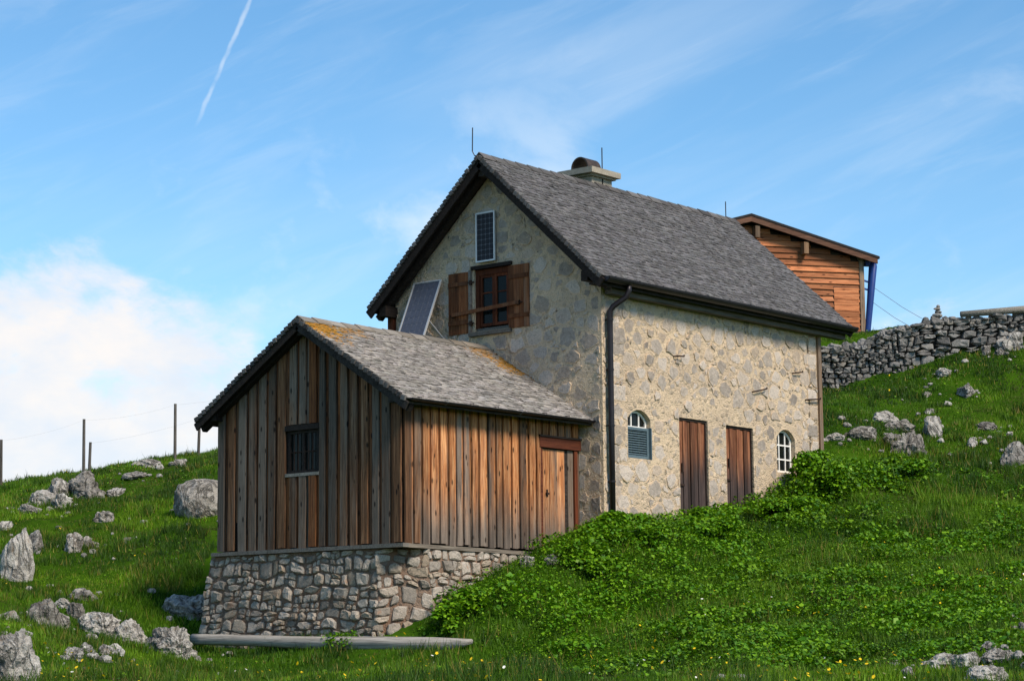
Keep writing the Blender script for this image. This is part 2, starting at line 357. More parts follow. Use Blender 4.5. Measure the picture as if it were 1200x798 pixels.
def stone_mat(name, base, warm, smear=None, smear_lo=0.55, stain=None, contrast=0.5):
    m, q = new_mat(name, 0.9, 0.15); p = q.n('ShaderNodeNewGeometry').outputs['Position']
    ta = q.n('ShaderNodeAttribute'); ta.attribute_name = 'tone'; rnd = ta.outputs['Fac']
    mid = q.noise(p, 7.0, 7, 0.68, 0.3); fine = q.noise(p, 42.0, 5, 0.7); vein = q.noise(p, 3.0, 6, 0.7, 1.2)
    t = q.math('ADD', q.math('MULTIPLY', mid, 0.8), q.math('MULTIPLY', q.math('FRACT', q.math('MULTIPLY', rnd, 9.7)), contrast))
    c = q.ramp(t, [(0.25, tuple(x*0.5 for x in base)), (0.55, base), (0.95, tuple(min(0.8, x*1.6) for x in base))])
    c = q.mix(q.math('MULTIPLY', q.smooth(q.math('FRACT', q.math('MULTIPLY', rnd, 23.3)), 0.6, 1.0), 0.6), c, warm)
    c = q.mix(q.math('MULTIPLY', q.smooth(fine, 0.55, 0.35), 0.4), c, tuple(x*0.35 for x in base))
    c = q.mix(q.math('MULTIPLY', q.smooth(q.math('ABSOLUTE', q.math('SUBTRACT', vein, 0.5)), 0.018, 0.0), 0.55), c, tuple(x*0.3 for x in base))
    if smear:                                           # mortar smeared over the stone, most of all along its rim
        at = q.n('ShaderNodeAttribute'); at.attribute_name = 'edge'
        ed = q.math('MULTIPLY', q.smooth(at.outputs['Fac'], 0.9, 0.0), 0.22)
        c = q.mix(q.math('MULTIPLY', q.smooth(q.math('ADD', q.math('MULTIPLY', q.math('SUBTRACT', q.noise(p, 9.0, 8, 0.80), 0.5), 1.5), q.math('ADD', ed, 0.48)), smear_lo, smear_lo+0.12), 0.9), c, smear)
    if stain: c = q.mix(q.math('MULTIPLY', q.smooth(q.noise(p, 2.3, 5, 0.65), 0.60, 0.74), 0.75), c, stain)
    q.l(c, q.b.inputs['Base Color'])
    bump(q, q.math('ADD', q.math('MULTIPLY', mid, 1.4), fine), 0.8, 0.02)
    return m
M_STONE = stone_mat('grey_wall_stone', lin(160, 149, 138), lin(184, 163, 140), lin(208, 182, 152), 0.60, None, 0.75)
M_STONEB = stone_mat('grey_base_stone', lin(140, 131, 120), lin(166, 146, 122), None, 0.6, lin(150, 108, 78), 0.85)
M_STONED = stone_mat('dark_dry_wall_stone', lin(112, 110, 107), lin(146, 138, 126), None, 0.6, None, 0.8)
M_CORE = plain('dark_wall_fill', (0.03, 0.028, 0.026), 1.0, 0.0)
def lime():
    m, q = new_mat('pale_limestone', 0.9, 0.15); p = q.n('ShaderNodeNewGeometry').outputs['Position']
    rnd = q.n('ShaderNodeObjectInfo').outputs['Random']
    st = q.vmath('MULTIPLY', p, (1, 1, 0.45))
    big = q.noise(st, 1.7, 8, 0.66, 0.4); mid = q.noise(p, 7.0, 7, 0.7, 0.5); fine = q.noise(p, 34.0, 5, 0.7)
    cr = q.math('ABSOLUTE', q.math('SUBTRACT', q.noise(st, 2.6, 6, 0.6, 1.0), 0.5))
    t = q.math('ADD', q.math('MULTIPLY', big, 0.6), q.math('ADD', q.math('MULTIPLY', mid, 0.4), q.math('MULTIPLY', rnd, 0.16)))
    c = q.ramp(t, [(0.36, lin(88, 84, 79)), (0.50, lin(142, 137, 130)), (0.64, lin(180, 175, 167)), (0.80, lin(206, 202, 194))])
    c = q.mix(q.math('MULTIPLY', q.smooth(cr, 0.03, 0.0), 0.7), c, lin(70, 66, 60))
    c = q.mix(q.math('MULTIPLY', q.smooth(fine, 0.54, 0.36), 0.45), c, lin(86, 82, 76))
    c = q.mix(q.math('MULTIPLY', q.smooth(q.noise(p, 4.0, 5, 0.6), 0.60, 0.70), 0.35), c, lin(150, 122, 88))
    q.l(c, q.b.inputs['Base Color'])
    bump(q, q.math('ADD', q.math('MULTIPLY', mid, 1.6), q.math('ADD', q.math('MULTIPLY', fine, 0.7), q.math('MULTIPLY', q.smooth(cr, 0.05, 0.0), -1.2))), 0.9, 0.05)
    return m
M_LIME = lime()
def shingle_mat(name, base, moss):
    m, q = new_mat(name, 0.85, 0.2); p = q.n('ShaderNodeNewGeometry').outputs['Position']
    at = q.n('ShaderNodeAttribute'); at.attribute_name = 'col'
    gr = q.noise(q.vmath('MULTIPLY', p, (60, 6, 6)), 1.0, 4, 0.7); big = q.noise(p, 0.9, 5, 0.65)
    c = q.ramp(gr, [(0.3, tuple(x*0.5 for x in base)), (0.55, base), (0.8, tuple(min(1, x*1.5) for x in base))])
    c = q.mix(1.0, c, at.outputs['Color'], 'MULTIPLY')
    c = q.mix(q.math('MULTIPLY', q.smooth(big, 0.5, 0.72), 0.35), c, tuple(x*0.55 for x in base))
    if moss:
        nz = q.noise(p, 6.0, 8, 0.8); f = None
        for cx, cy, cz, r, a in moss:
            dd = q.vmath('DISTANCE', p, (cx, cy, cz))
            k = q.math('MULTIPLY', q.smooth(q.math('ADD', q.math('DIVIDE', dd, r), q.math('MULTIPLY', q.math('SUBTRACT', nz, 0.5), 4.2)), 0.75, 0.40), a)
            f = k if f is None else q.math('MAXIMUM', f, k)
        c = q.mix(f, c, q.ramp(q.noise(p, 14.0, 4, 0.6), [(0.35, lin(92, 84, 30)), (0.5, lin(150, 104, 26)), (0.65, lin(178, 124, 38))]))
    q.l(c, q.b.inputs['Base Color']); bump(q, gr, 0.5, 0.008)
    return m
M_SHING = shingle_mat('dark_grey_shingle', lin(106, 104, 105), None)
M_SHINGS = shingle_mat('silver_grey_shingle', lin(148, 142, 136), [(-5.2, 2.75, 3.75, 1.0, 0.95), (-4.3, 2.8, 3.78, 0.55, 0.6), (-0.15, 2.2, 3.35, 0.75, 0.9), (-0.5, 2.7, 3.7, 0.6, 0.6)])

def leaf_mat(name, trans=0.28, rough=0.55, spec=0.25):
    m = bpy.data.materials.new(name); m.use_nodes = True; q = NT(m.node_tree)
    at = q.n('ShaderNodeAttribute'); at.attribute_name = 'col'
    b = q.n('ShaderNodeBsdfPrincipled'); b.inputs['Roughness'].default_value = rough; b.inputs['Specular IOR Level'].default_value = spec
    q.l(at.outputs['Color'], b.inputs['Base Color'])
    tr = q.n('ShaderNodeBsdfTranslucent'); q.l(q.mix(1.0, at.outputs['Color'], (1.25, 1.25, 0.55), 'MULTIPLY'), tr.inputs[0])
    mx = q.n('ShaderNodeMixShader'); mx.inputs[0].default_value = trans; q.l(b.outputs[0], mx.inputs[1]); q.l(tr.outputs[0], mx.inputs[2])
    q.l(mx.outputs[0], q.n('ShaderNodeOutputMaterial').inputs[0])
    return m
M_GRASS = leaf_mat('grass_blade', 0.25, 0.6); M_LEAF = leaf_mat('broad_leaf', 0.22, 0.5); M_PETAL = leaf_mat('petal', 0.2)
def soil():
    m, q = new_mat('mossy_meadow_soil', 1.0, 0.0); p = q.n('ShaderNodeNewGeometry').outputs['Position']
    nz = q.noise(p, 0.9, 7, 0.65); fn = q.noise(p, 9.0, 5, 0.7)
    c = q.mix(q.smooth(nz, 0.35, 0.65), lin(36, 62, 12), lin(56, 86, 16))
    c = q.mix(q.math('MULTIPLY', q.smooth(fn, 0.56, 0.72), 0.7), c, lin(62, 54, 34))
    q.l(c, q.b.inputs['Base Color']); bump(q, fn, 0.8, 0.05)
    return m
M_SOIL = soil()

# ------------------------------------------------------------------ terrain
def pt(x, y, d):
    v = FV + RV*(x-600)/FPX - UV*(y-399)/FPX
    return CAM + v*d
R0 = np.array([math.sin(YAW), -math.cos(YAW)]); F0 = np.array([math.cos(YAW), math.sin(YAW)])
def sd(xy): q = np.asarray(xy)[..., :2]-CAM[:2]; return np.stack([q@R0, q@F0], -1)
ctl = [pt(*q) for q in [(-60, 800, 30), (300, 800, 30), (600, 800, 30), (900, 800, 30), (1260, 800, 29), (450, 769, 39.5), (600, 768, 38), (300, 771, 41), (200, 772, 40.5),
    (600, 742, 39.5), (700, 704, 41), (600, 690, 41.3), (800, 660, 42.8), (900, 656, 44.3), (900, 722, 39.6), (760, 745, 38), (1000, 765, 35.5), (1000, 704, 40),
    (1050, 622, 46), (1000, 560, 50.5), (1100, 560, 50.5), (1100, 740, 36.5), (1220, 700, 38.5), (1220, 620, 45), (1220, 540, 51.5), (1220, 460, 58), (1100, 480, 57), (1000, 482, 57),
    (1000, 450, 60.8), (960, 458, 60.4), (1100, 424, 61.5), (1220, 394, 62), (1000, 392, 64.5), (1030, 388, 65.5), (1100, 388, 64.8), (1220, 384, 65.5), (1050, 402, 71), (1150, 402, 71), (1240, 402, 71), (1000, 400, 76), (1220, 425, 80), (1100, 425, 80), (900, 392, 72),
    (100, 748, 40), (0, 750, 38), (150, 704, 45), (0, 692, 44), (100, 652, 49), (0, 642, 50), (200, 642, 50), (230, 609, 53), (100, 603, 54.5), (0, 603, 55),
    (150, 568, 58.5), (0, 575, 61), (120, 555, 62), (240, 537, 63), (330, 527, 64), (-80, 590, 60), (0, 600, 76), (240, 575, 79), (120, 587, 78), (-80, 610, 76), (400, 560, 80),
    (-80, 720, 40), (-80, 650, 49)]]
ctl += [np.array(q, float) for q in [(-5.3, 5.9, -2.15), (-5.6, 3, -2.25), (-5.5, 1, -2.2), (-4.7, .2, -1.8), (-4.08, .4, -1.36), (-2.2, .4, -.72), (-1.2, .35, -.38), (-.5, .3, -.12), (0, -.15, -.02), (1.76, -.15, -.02),
    (3.6, -.15, .36), (5.5, -.15, .66), (8.04, -.15, 1.75), (8.6, 2.7, 2.6), (8.6, 5.5, 3.0), (-2, 6.2, -1.1), (0.5, 6.4, -.2), (4, 6.4, 1.3), (-3, 3, -1.5), (4, 3, .6)]]
ctl = np.array(ctl)
far = []
for s, d, z in [(-45, 20, -2.5), (45, 20, -3), (-45, 50, -.5), (45, 55, 4), (45, 90, 3), (-45, 95, -3), (0, 105, -1), (25, 110, -1), (-25, 105, -3), (0, 0, -4.2), (-30, 0, -4.2), (30, 0, -4.4), (0, -30, -5.5), (-40, -30, -5.5), (40, -30, -5.5), (-10, 15, -3.5), (12, 15, -3.5)]:
    far.append((*(CAM[:2]+R0*s+F0*d), z))
ctl = np.vstack([ctl, np.array(far)])
cs = sd(ctl); K = len(cs)
def tps(r2): return 0.5*r2*np.log(r2+1e-9)
A = np.zeros((K+3, K+3)); A[:K, :K] = tps(((cs[:, None]-cs[None])**2).sum(-1))+np.eye(K)*0.6
A[:K, K] = 1; A[:K, K+1:] = cs; A[K, :K] = 1; A[K+1:, :K] = cs.T
cf = np.linalg.solve(A, np.concatenate([ctl[:, 2], np.zeros(3)]))
def h_raw(q):
    o = np.zeros(len(q))
    for i in range(0, len(q), 40000):
        b = q[i:i+40000]; o[i:i+40000] = tps(((b[:, None]-cs[None])**2).sum(-1))@cf[:K]+cf[K]+b@cf[K+1:]
    return o
def near_house(s, d):
    x = CAM[0]+R0[0]*s+F0[0]*d; y = CAM[1]+R0[1]*s+F0[1]*d
    dx = np.maximum(np.maximum(-5.3-x, x-8.2), 0); dy = np.maximum(np.maximum(0.0-y, y-5.6), 0)
    return np.hypot(dx, dy)
def h_sd(q):
    z = h_raw(q); s, d = q[:, 0], q[:, 1]
    amp = ss(near_house(s, d), 0.2, 2.5)
    z = z+amp*((fbm(s*0.22+40, d*0.22+9, 3)-0.5)*0.6+(fbm(s*0.9+3, d*0.9+71, 3)-0.5)*0.42)
    r = np.hypot(s, (d-40)); k = ss(r, 85, 170)
    return np.clip(z, -14, 14)*(1-k)+(-9-3*(fbm(s*0.01, d*0.01, 3)-0.5)*4)*k
def axis(lo, hi, step, outs):
    a = list(np.arange(lo, hi+1e-6, step)); return np.array([lo-o for o in reversed(outs)]+a+[hi+o for o in outs])
GO = [1, 2.5, 5, 9, 15, 25, 40, 70, 120, 200, 350, 700, 1500]
SA = axis(-24, 24, 0.25, GO); DA = axis(18, 84, 0.25, GO)
gs, gd = np.meshgrid(SA, DA, indexing='ij'); GZ = h_sd(np.stack([gs.ravel(), gd.ravel()], -1)).reshape(gs.shape)
def ground(s, d):
    s = np.atleast_1d(s); d = np.atleast_1d(d)
    i = np.clip(np.searchsorted(SA, s)-1, 0, len(SA)-2); j = np.clip(np.searchsorted(DA, d)-1, 0, len(DA)-2)
    a = (s-SA[i])/(SA[i+1]-SA[i]); b = (d-DA[j])/(DA[j+1]-DA[j])
    return (GZ[i, j]*(1-a)+GZ[i+1, j]*a)*(1-b)+(GZ[i, j+1]*(1-a)+GZ[i+1, j+1]*a)*b
def gz(x, y):
    q = sd(np.array([x, y])); return float(ground(q[0], q[1])[0])
def world_xy(s, d): return CAM[0]+R0[0]*s+F0[0]*d, CAM[1]+R0[1]*s+F0[1]*d
ni, nj = gs.shape
gx, gy = world_xy(gs, gd)
idx = np.arange(ni*nj).reshape(ni, nj)
Q = np.stack([idx[:-1, :-1], idx[1:, :-1], idx[1:, 1:], idx[:-1, 1:]], -1).reshape(-1, 4)
np_mesh('ground', np.stack([gx.ravel(), gy.ravel(), GZ.ravel()], -1), Q, M_SOIL, smooth=True, kind='structure', nv=4)
def hit(x, y, d0=24, d1=90):
    """where the sight line through a photo point meets the meadow"""
    v = FV + RV*(x-600)/FPX - UV*(y-399)/FPX
    ts = np.arange(d0, d1, 0.1); P = CAM+v*ts[:, None]; q = sd(P); below = P[:, 2] < ground(q[:, 0], q[:, 1])
    k = np.argmax(below) if below.any() else len(ts)-1
    return P[k], ts[k]

# ------------------------------------------------------------------ stone work
def clip_half(poly, m, nrm):
    out = []; n = len(poly)
    for i in range(n):
        p, q = poly[i], poly[(i+1) % n]
        dp = (p[0]-m[0])*nrm[0]+(p[1]-m[1])*nrm[1]; dq = (q[0]-m[0])*nrm[0]+(q[1]-m[1])*nrm[1]
        if dp <= 0: out.append(p)
        if dp*dq < 0:
            t = dp/(dp-dq); out.append((p[0]+(q[0]-p[0])*t, p[1]+(q[1]-p[1])*t))
    return out
def cells(w, h, r0, r1, rng, aspect=1.25, pack=0.66):
    """rubble layout: stones of mixed size packed at random, cells split in proportion to their size"""
    H = h*aspect; pts = []; r = r1
    while r > r0:
        for _ in range(int(w*H/(r*r)*0.9)+4):
            x, y = rng.uniform(0, w), rng.uniform(0, H)
            if all((x-a)**2+(y-b)**2 > (pack*(r+c))**2 for a, b, c in pts): pts.append((x, y, r))
        r *= 0.86
    out = []
    for i, (x, y, r) in enumerate(pts):
        poly = [(0, 0), (w, 0), (w, H), (0, H)]
        for j, (a, b, c) in enumerate(pts):
            if i == j: continue
            dx, dy = a-x, b-y; L2 = dx*dx+dy*dy
            if L2 > (3.2*r1)**2: continue
            t = 0.5+(r*r-c*c)/(2*L2)
            poly = clip_half(poly, (x+dx*t, y+dy*t), (dx, dy))
            if len(poly) < 3: break
        if len(poly) >= 3: out.append([(px, py/aspect) for px, py in poly])
    return out
def courses(w, h, h0, h1, w0, w1, rng, warp=0.05):
    """roughly coursed rubble: rows of unequal blocks, some split, all joints wandering"""
    out = []; y = 0.0; ph = Vector((rng.uniform(0, 50), rng.uniform(0, 50), rng.uniform(0, 50)))
    def wp(x, yy):
        a = mnoise.noise_vector(Vector((x*1.7, yy*1.7, 0))+ph); b = mnoise.noise_vector(Vector((x*5, yy*5, 3))+ph)
        return (min(max(x+(a.x*1.1+b.x*.5)*warp, -.03), w+.03), min(max(yy+(a.y*1.5+b.y*.5)*warp, 0), h))
    while y < h-.02:
        rh = rng.uniform(h0, h1); rh = h-y if h-y-rh < h0*.6 else rh; x = -rng.uniform(0, w0)
        while x < w:
            bw = rng.uniform(w0, w1)*(.8+.5*rng.random()*rh/h1); x1 = x+bw
            xa, xb = max(x, 0), min(x1, w)
            if w-xb < w0*.5: xb = w; x1 = w+.01
            if xb-xa > .04:
                j = lambda k: rng.uniform(-k, k); quads = []
                if rh > h0*1.25 and rng.random() < .34:
                    m = rng.uniform(.35, .65); quads = [(xa, xb, y, y+rh*m), (xa, xb, y+rh*m, y+rh)]
                    if rng.random() < .5: xm = xa+(xb-xa)*rng.uniform(.35, .65); q = quads.pop(rng.randrange(2)); quads += [(xa, xm, q[2], q[3]), (xm, xb, q[2], q[3])]
                else: quads = [(xa, xb, y, y+rh)]
                for (a, b, c, d) in quads:
                    cut = min(b-a, d-c)*rng.uniform(.0, .28)
                    pl = [(a, c), ((a+b)/2, c-.012), (b-cut*(rng.random() < .5), c), (b, (c+d)/2), (b, d-cut*(rng.random() < .5)), ((a+b)/2, d+.012), (a+cut*(rng.random() < .5), d), (a, (c+d)/2)]
                    out.append([wp(px, py) for px, py in pl])
            x = x1
        y += rh
    return out
def cen(poly):
    a = cx = cy = 0
    for (x0, y0), (x1, y1) in zip(poly, poly[1:]+poly[:1]):
        k = x0*y1-x1*y0; a += k; cx += (x0+x1)*k; cy += (y0+y1)*k
    return (cx/(3*a), cy/(3*a), abs(a)/2) if abs(a) > 1e-9 else (poly[0][0], poly[0][1], 0)
def stone(poly, gap, fr, proud, rng, n=10, shrink=1.0, bury=0.05, rough=0.12, soft=0.35, inner=0.70, lip=0.6):
    """one stone filling its cell of the wall face: outline, shoulder, uneven front"""
    o, ax, ay, nn = [Vector(q) for q in fr]; cx, cy, ar = cen(poly)
    V, F = [], []; ph = rng.uniform(0, 6.28); ring = []
    angs = [ph+2*math.pi*(k+rng.uniform(-.3, .3))/n for k in range(n)]
    # let the outline keep the corners of the cell
    for (px, py) in poly:
        if math.hypot(px-cx, py-cy) > 1.05*math.sqrt(ar/math.pi):
            t = math.atan2(py-cy, px-cx); j = min(range(n), key=lambda i: abs((angs[i]-t+math.pi) % (2*math.pi)-math.pi)); angs[j] = t
    angs = sorted(q % (2*math.pi) for q in angs)
    for an in angs:
        dx, dy = math.cos(an), math.sin(an); best = 9
        for (x0, y0), (x1, y1) in zip(poly, poly[1:]+poly[:1]):
            ex, ey = x1-x0, y1-y0; den = dx*ey-dy*ex
            if abs(den) < 1e-9: continue
            t = ((x0-cx)*ey-(y0-cy)*ex)/den; u = ((x0-cx)*dy-(y0-cy)*dx)/den
            if t > 0 and -1e-6 <= u <= 1+1e-6: best = min(best, t)
        if best > 8: best = math.sqrt(ar/math.pi)
        rr = max(0.02, (best-gap)*shrink*(1-rng.uniform(0, rough))); ring.append((dx*rr, dy*rr))
    sm = [((ring[i-1][0]+2*ring[i][0]+ring[(i+1) % n][0])/4, (ring[i-1][1]+2*ring[i][1]+ring[(i+1) % n][1])/4) for i in range(n)]
    ring = [(a[0]*(1-soft)+b[0]*soft, a[1]*(1-soft)+b[1]*soft) for a, b in zip(ring, sm)]
    tx, ty = rng.uniform(-.35, .35), rng.uniform(-.35, .35); ox, oy = rng.uniform(-.15, .15)*math.sqrt(ar), rng.uniform(-.15, .15)*math.sqrt(ar)
    for s, d, jt in ((1.0, -bury, 0), (0.95, proud*lip, .18), (inner, proud, .25)):
        for a, b in ring:
            dd = d+(proud*jt*rng.uniform(-1, 1)+(a*tx+b*ty)*min(1, proud*7) if d > 0 else 0)
            k = 1-s; V.append(o+ax*(cx+a*s+ox*k)+ay*(cy+b*s+oy*k)+nn*dd)
    V.append(o+ax*(cx+ox)+ay*(cy+oy)+nn*proud*rng.uniform(.85, 1.2))
    for r in range(2):
        for k in range(n): F.append((r*n+k, r*n+(k+1) % n, (r+1)*n+(k+1) % n, (r+1)*n+k))
    F += [(2*n+k, 2*n+(k+1) % n, 3*n) for k in range(n)]
    return V, F
def edge_of(n): return [0.0]*n+[0.12]*n+[1.0]*n+[1.0]
def lay_stones(items, mat, parent, rng, name='stone', rest='small_stones', limit=290):
    """the largest stones one by one, the smallest past the limit joined"""
    items = sorted(items, key=lambda q: -q[0]); small = []
    for i, (ar, vf, n) in enumerate(items):
        if i < limit: obj(name, vf, mat, parent, edge=edge_of(n), tone=[rng.random()]*len(vf[0]))
        else: small.append((vf, n))
    if small:
        E, T = [], []
        for vf, n in small: E += edge_of(n); T += [rng.random()]*len(vf[0])
        obj(rest, join(*[q[0] for q in small]), mat, parent, kind='stuff', edge=E, tone=T)

def rock_mesh(dx, dy, dz, seed, sub=4, cuts=9, rough=0.5, sharp=0.75, stri=0.0):
    bm = bmesh.new(); bmesh.ops.create_icosphere(bm, subdivisions=sub, radius=1.0)
    rg = random.Random(seed); pl = []
    for k in range(cuts):
        z = rg.uniform(-.15, 1); a = rg.uniform(0, 6.283); r = math.sqrt(max(0, 1-z*z))
        pl.append((Vector((r*math.cos(a), r*math.sin(a), z)), rg.uniform(0.55, 0.9)))
    so = Vector((seed*1.37 % 50, seed*2.11 % 50, seed*.73 % 50)); sa = rg.uniform(0, 3.14)
    for v in bm.verts:
        p = v.co.copy(); nrm = p.normalized()
        for q, d in pl:
            e = p.dot(q)-d
            if e > 0: p -= q*e*sharp
        k = mnoise.fractal(p*1.5+so, 0.9, 2.1, 4)*0.22+abs(mnoise.noise(p*2.6+so))*-0.22+mnoise.fractal(p*5.5+so, 0.8, 2.2, 3)*0.075
        if stri:
            t = p.x*math.cos(sa)+p.y*math.sin(sa)+p.z*0.25; k -= stri*max(0, mnoise.noise(Vector((t*6, p.z*.8, seed)))-0.05)
        p += nrm*k*rough*1.5
        v.co = Vector((p.x*dx, p.y*dy, p.z*dz))
    V = [tuple(v.co) for v in bm.verts]; bm.verts.index_update(); F = [tuple(x.index for x in f.verts) for f in bm.faces]; bm.free()
    return V, F

# ------------------------------------------------------------------ stone house
L, Wd, He, Rz = 8.03, 5.47, 4.9, 7.752
OV, OB, EV = 0.446, 1.0, 0.358
YM = Wd/2; SL = (Rz-He)/(YM+EV)
def roof_z(y): return Rz-abs(y-YM)*SL
house = thing('stone_house', 'tall rubble stone alpine house with grey shingle gable roof and two plank doors', 'house', (4.0, 2.7, -0.1))
FS = ((0, 0, 0), (1, 0, 0), (0, 0, 1), (0, -1, 0))       # side wall: a = x, b = z
FG = ((0, Wd, 0), (0, -1, 0), (0, 0, 1), (-1, 0, 0))     # gable: a = Wd - y, b = z
def arch(x0, x1, z0, zs, za, n=10):
    w = (x1-x0)/2; r = za-zs; R = (w*w+r*r)/(2*r); c = za-R
    a = math.asin(w/R)
    return [(x0, z0), (x1, z0)]+[((x0+x1)/2+R*math.sin(t), c+R*math.cos(t)) for t in [a-2*a*i/n for i in range(n+1)]]
WA, WB = (0.82, 1.60, 1.42, 2.20, 2.40), (6.29, 7.03, 1.45, 2.20, 2.40)
DAo, DBo = (2.60, 3.64, 0.1, 2.36), (4.32, 5.36, 0.3, 2.33)
rect = lambda a0, a1, b0, b1: [(a0, b0), (a1, b0), (a1, b1), (a0, b1)]
side_out = [(0.004, -0.6), (L, 0.9), (L, 4.74), (0.004, 4.74)]
sw = obj('side_wall', holed(side_out, [arch(*WA), rect(*DAo), rect(*DBo), arch(*WB)], FS, 0.45), M_MORT, house)
GW = (Wd-3.27, Wd-2.31, 4.17, 5.46)
gab_out = [(0.0, -1.2), (Wd-0.004, -0.6), (Wd-0.004, roof_z(0.45)-0.62), (Wd-0.45, roof_z(0.45)-0.24), (Wd/2, Rz-0.26), (0.0, roof_z(Wd)-0.24)]
gab_out[2] = (Wd-0.004, 4.735)
gw = obj('gable_wall', holed(gab_out, [rect(*GW)], FG, 0.42), M_MORT, house)
obj('rear_wall', prism([(0, 0), (Wd, 0), (Wd, 4.73), (Wd/2, Rz-0.27), (0, 4.73)], ((L-0.4, Wd, 0), (0, -1, 0), (0, 0, 1), (1, 0, 0)), 0.0, 0.395), M_MORT, house)
obj('far_side_wall', box(0.425, L-0.405, Wd-0.42, Wd-0.003, -0.8, 4.73), M_MORT, house)
rg = random.Random(3)
def inside(poly, x, y):
    c = False
    for (x0, y0), (x1, y1) in zip(poly, poly[1:]+poly[:1]):
        if (y0 > y) != (y1 > y) and x < (x1-x0)*(y-y0)/(y1-y0)+x0: c = not c
    return c
def wall_stones(parent, fr, w, z0, z1, cw, ch, avoid, keep, outline, seed, limit=298):
    rg = random.Random(seed); f2 = (Vector(fr[0])+Vector(fr[2])*z0, fr[1], fr[2], fr[3]); n = 0
    items = []
    for pc in cells(w, z1-z0, cw, ch, rg):
        sub = []                                        # joints wander: add mid points and shift all by one smooth field
        for (xa, ya), (xb, yb) in zip(pc, pc[1:]+pc[:1]): sub += [(xa, ya), ((xa+xb)/2, (ya+yb)/2)]
        pc = []
        for (xa, ya) in sub:
            nv_ = mnoise.noise_vector(Vector((xa*2.6+seed, ya*2.6, 1)))*.075+mnoise.noise_vector(Vector((xa*7, ya*7+seed, 5)))*.03
            pc.append((xa+nv_.x, ya+nv_.y+z0))
        cx, cy, ar = cen(pc)
        if not inside(outline, cx, cy): continue
        m = len(outline)
        for i in range(m):                              # trim the cell to the wall outline and to the openings
            (x0, y0), (x1, y1) = outline[i], outline[(i+1) % m]; pc = clip_half(pc, (x0, y0), (y1-y0, -(x1-x0)))
            if len(pc) < 3: break
        dead = len(pc) < 3
        for a0, a1, b0, b1 in avoid:
            if dead: break
            cx, cy, ar = cen(pc)
            if max(p[0] for p in pc) < a0 or min(p[0] for p in pc) > a1 or max(p[1] for p in pc) < b0 or min(p[1] for p in pc) > b1: continue
            gaps = [(a0-cx, (a0, 0), (1, 0)), (cx-a1, (a1, 0), (-1, 0)), (b0-cy, (0, b0), (0, 1)), (cy-b1, (0, b1), (0, -1))]
            gp = max(gaps, key=lambda q: q[0])
            if gp[0] < -0.02: dead = True; break
            pc = clip_half(pc, gp[1], gp[2]); dead = len(pc) < 3
        if dead: continue
        cx, cy, ar = cen(pc)
        if ar < 0.004 or rg.random() > keep(cx, cy): continue
        items.append((ar, stone([(x, y-z0) for x, y in pc], 0.006, f2, rg.choice((0.004, 0.008, 0.012, 0.022)), rg, 12, rg.uniform(0.72, 1.10), 0.03, 0.30, 0.16, 0.68, 0.85), 12))
    lay_stones(items, M_STONE, parent, rg, limit=limit)
av = [(WA[0], WA[1], WA[2], WA[4]+0.12), (DAo[0], DAo[1], -1, 2.45), (DBo[0], DBo[1], -1, 2.42), (WB[0], WB[1], WB[2], WB[4]+0.15)]
def keep_side(x, z):
    if 2.4 < z < 2.85 and 0.6 < x < 5.5: return 0.25
    return 0.95
wall_stones(sw, FS, L, -0.2, 4.62, 0.055, 0.29, av, keep_side, side_out, 5)
wall_stones(gw, FG, Wd, 0.0, 7.6, 0.055, 0.30, [(GW[0]-.1, GW[1]+0.06, GW[2]-0.12, GW[3]+0.1)],
            lambda a, z: 0.95 if (a > Wd-0.75 or z > 3.6-abs(Wd-a-2.97)*.626) else 0.0, [(0.05, 0), (Wd-0.03, 0), (Wd-0.03, 4.7), (Wd/2, Rz-0.32), (0.05, 4.8)], 8)
# pale squared corner stones
for i, (z, w2, h2) in enumerate([(1.55, .42, .36), (1.95, .30, .3), (2.3, .5, .32), (2.68, .34, .36), (3.1, .46, .3), (3.5, .34, .34), (3.9, .44, .3), (4.28, .36, .3)]):
    obj('corner_stone', stone(rect(L-w2, L-0.01, z, z+h2), 0.02, FS, 0.016, rg, 12, 1.0, 0.03, 0.06, .1), M_STONE, sw, edge=edge_of(12), tone=[rg.random()]*37)
for i, z in enumerate([-.3, .1, .5, .92, 1.3, 1.72, 2.12, 2.5, 2.95, 3.4, 3.8, 4.2]):
    w2 = 0.3+0.2*(i % 2)
    obj('corner_stone', stone(rect(0.30, 0.30+w2, z, z+0.37), 0.02, FS, 0.010, rg, 12, 1.0, 0.03, 0.06, .1), M_STONE, sw, edge=edge_of(12), tone=[rg.random()]*37)

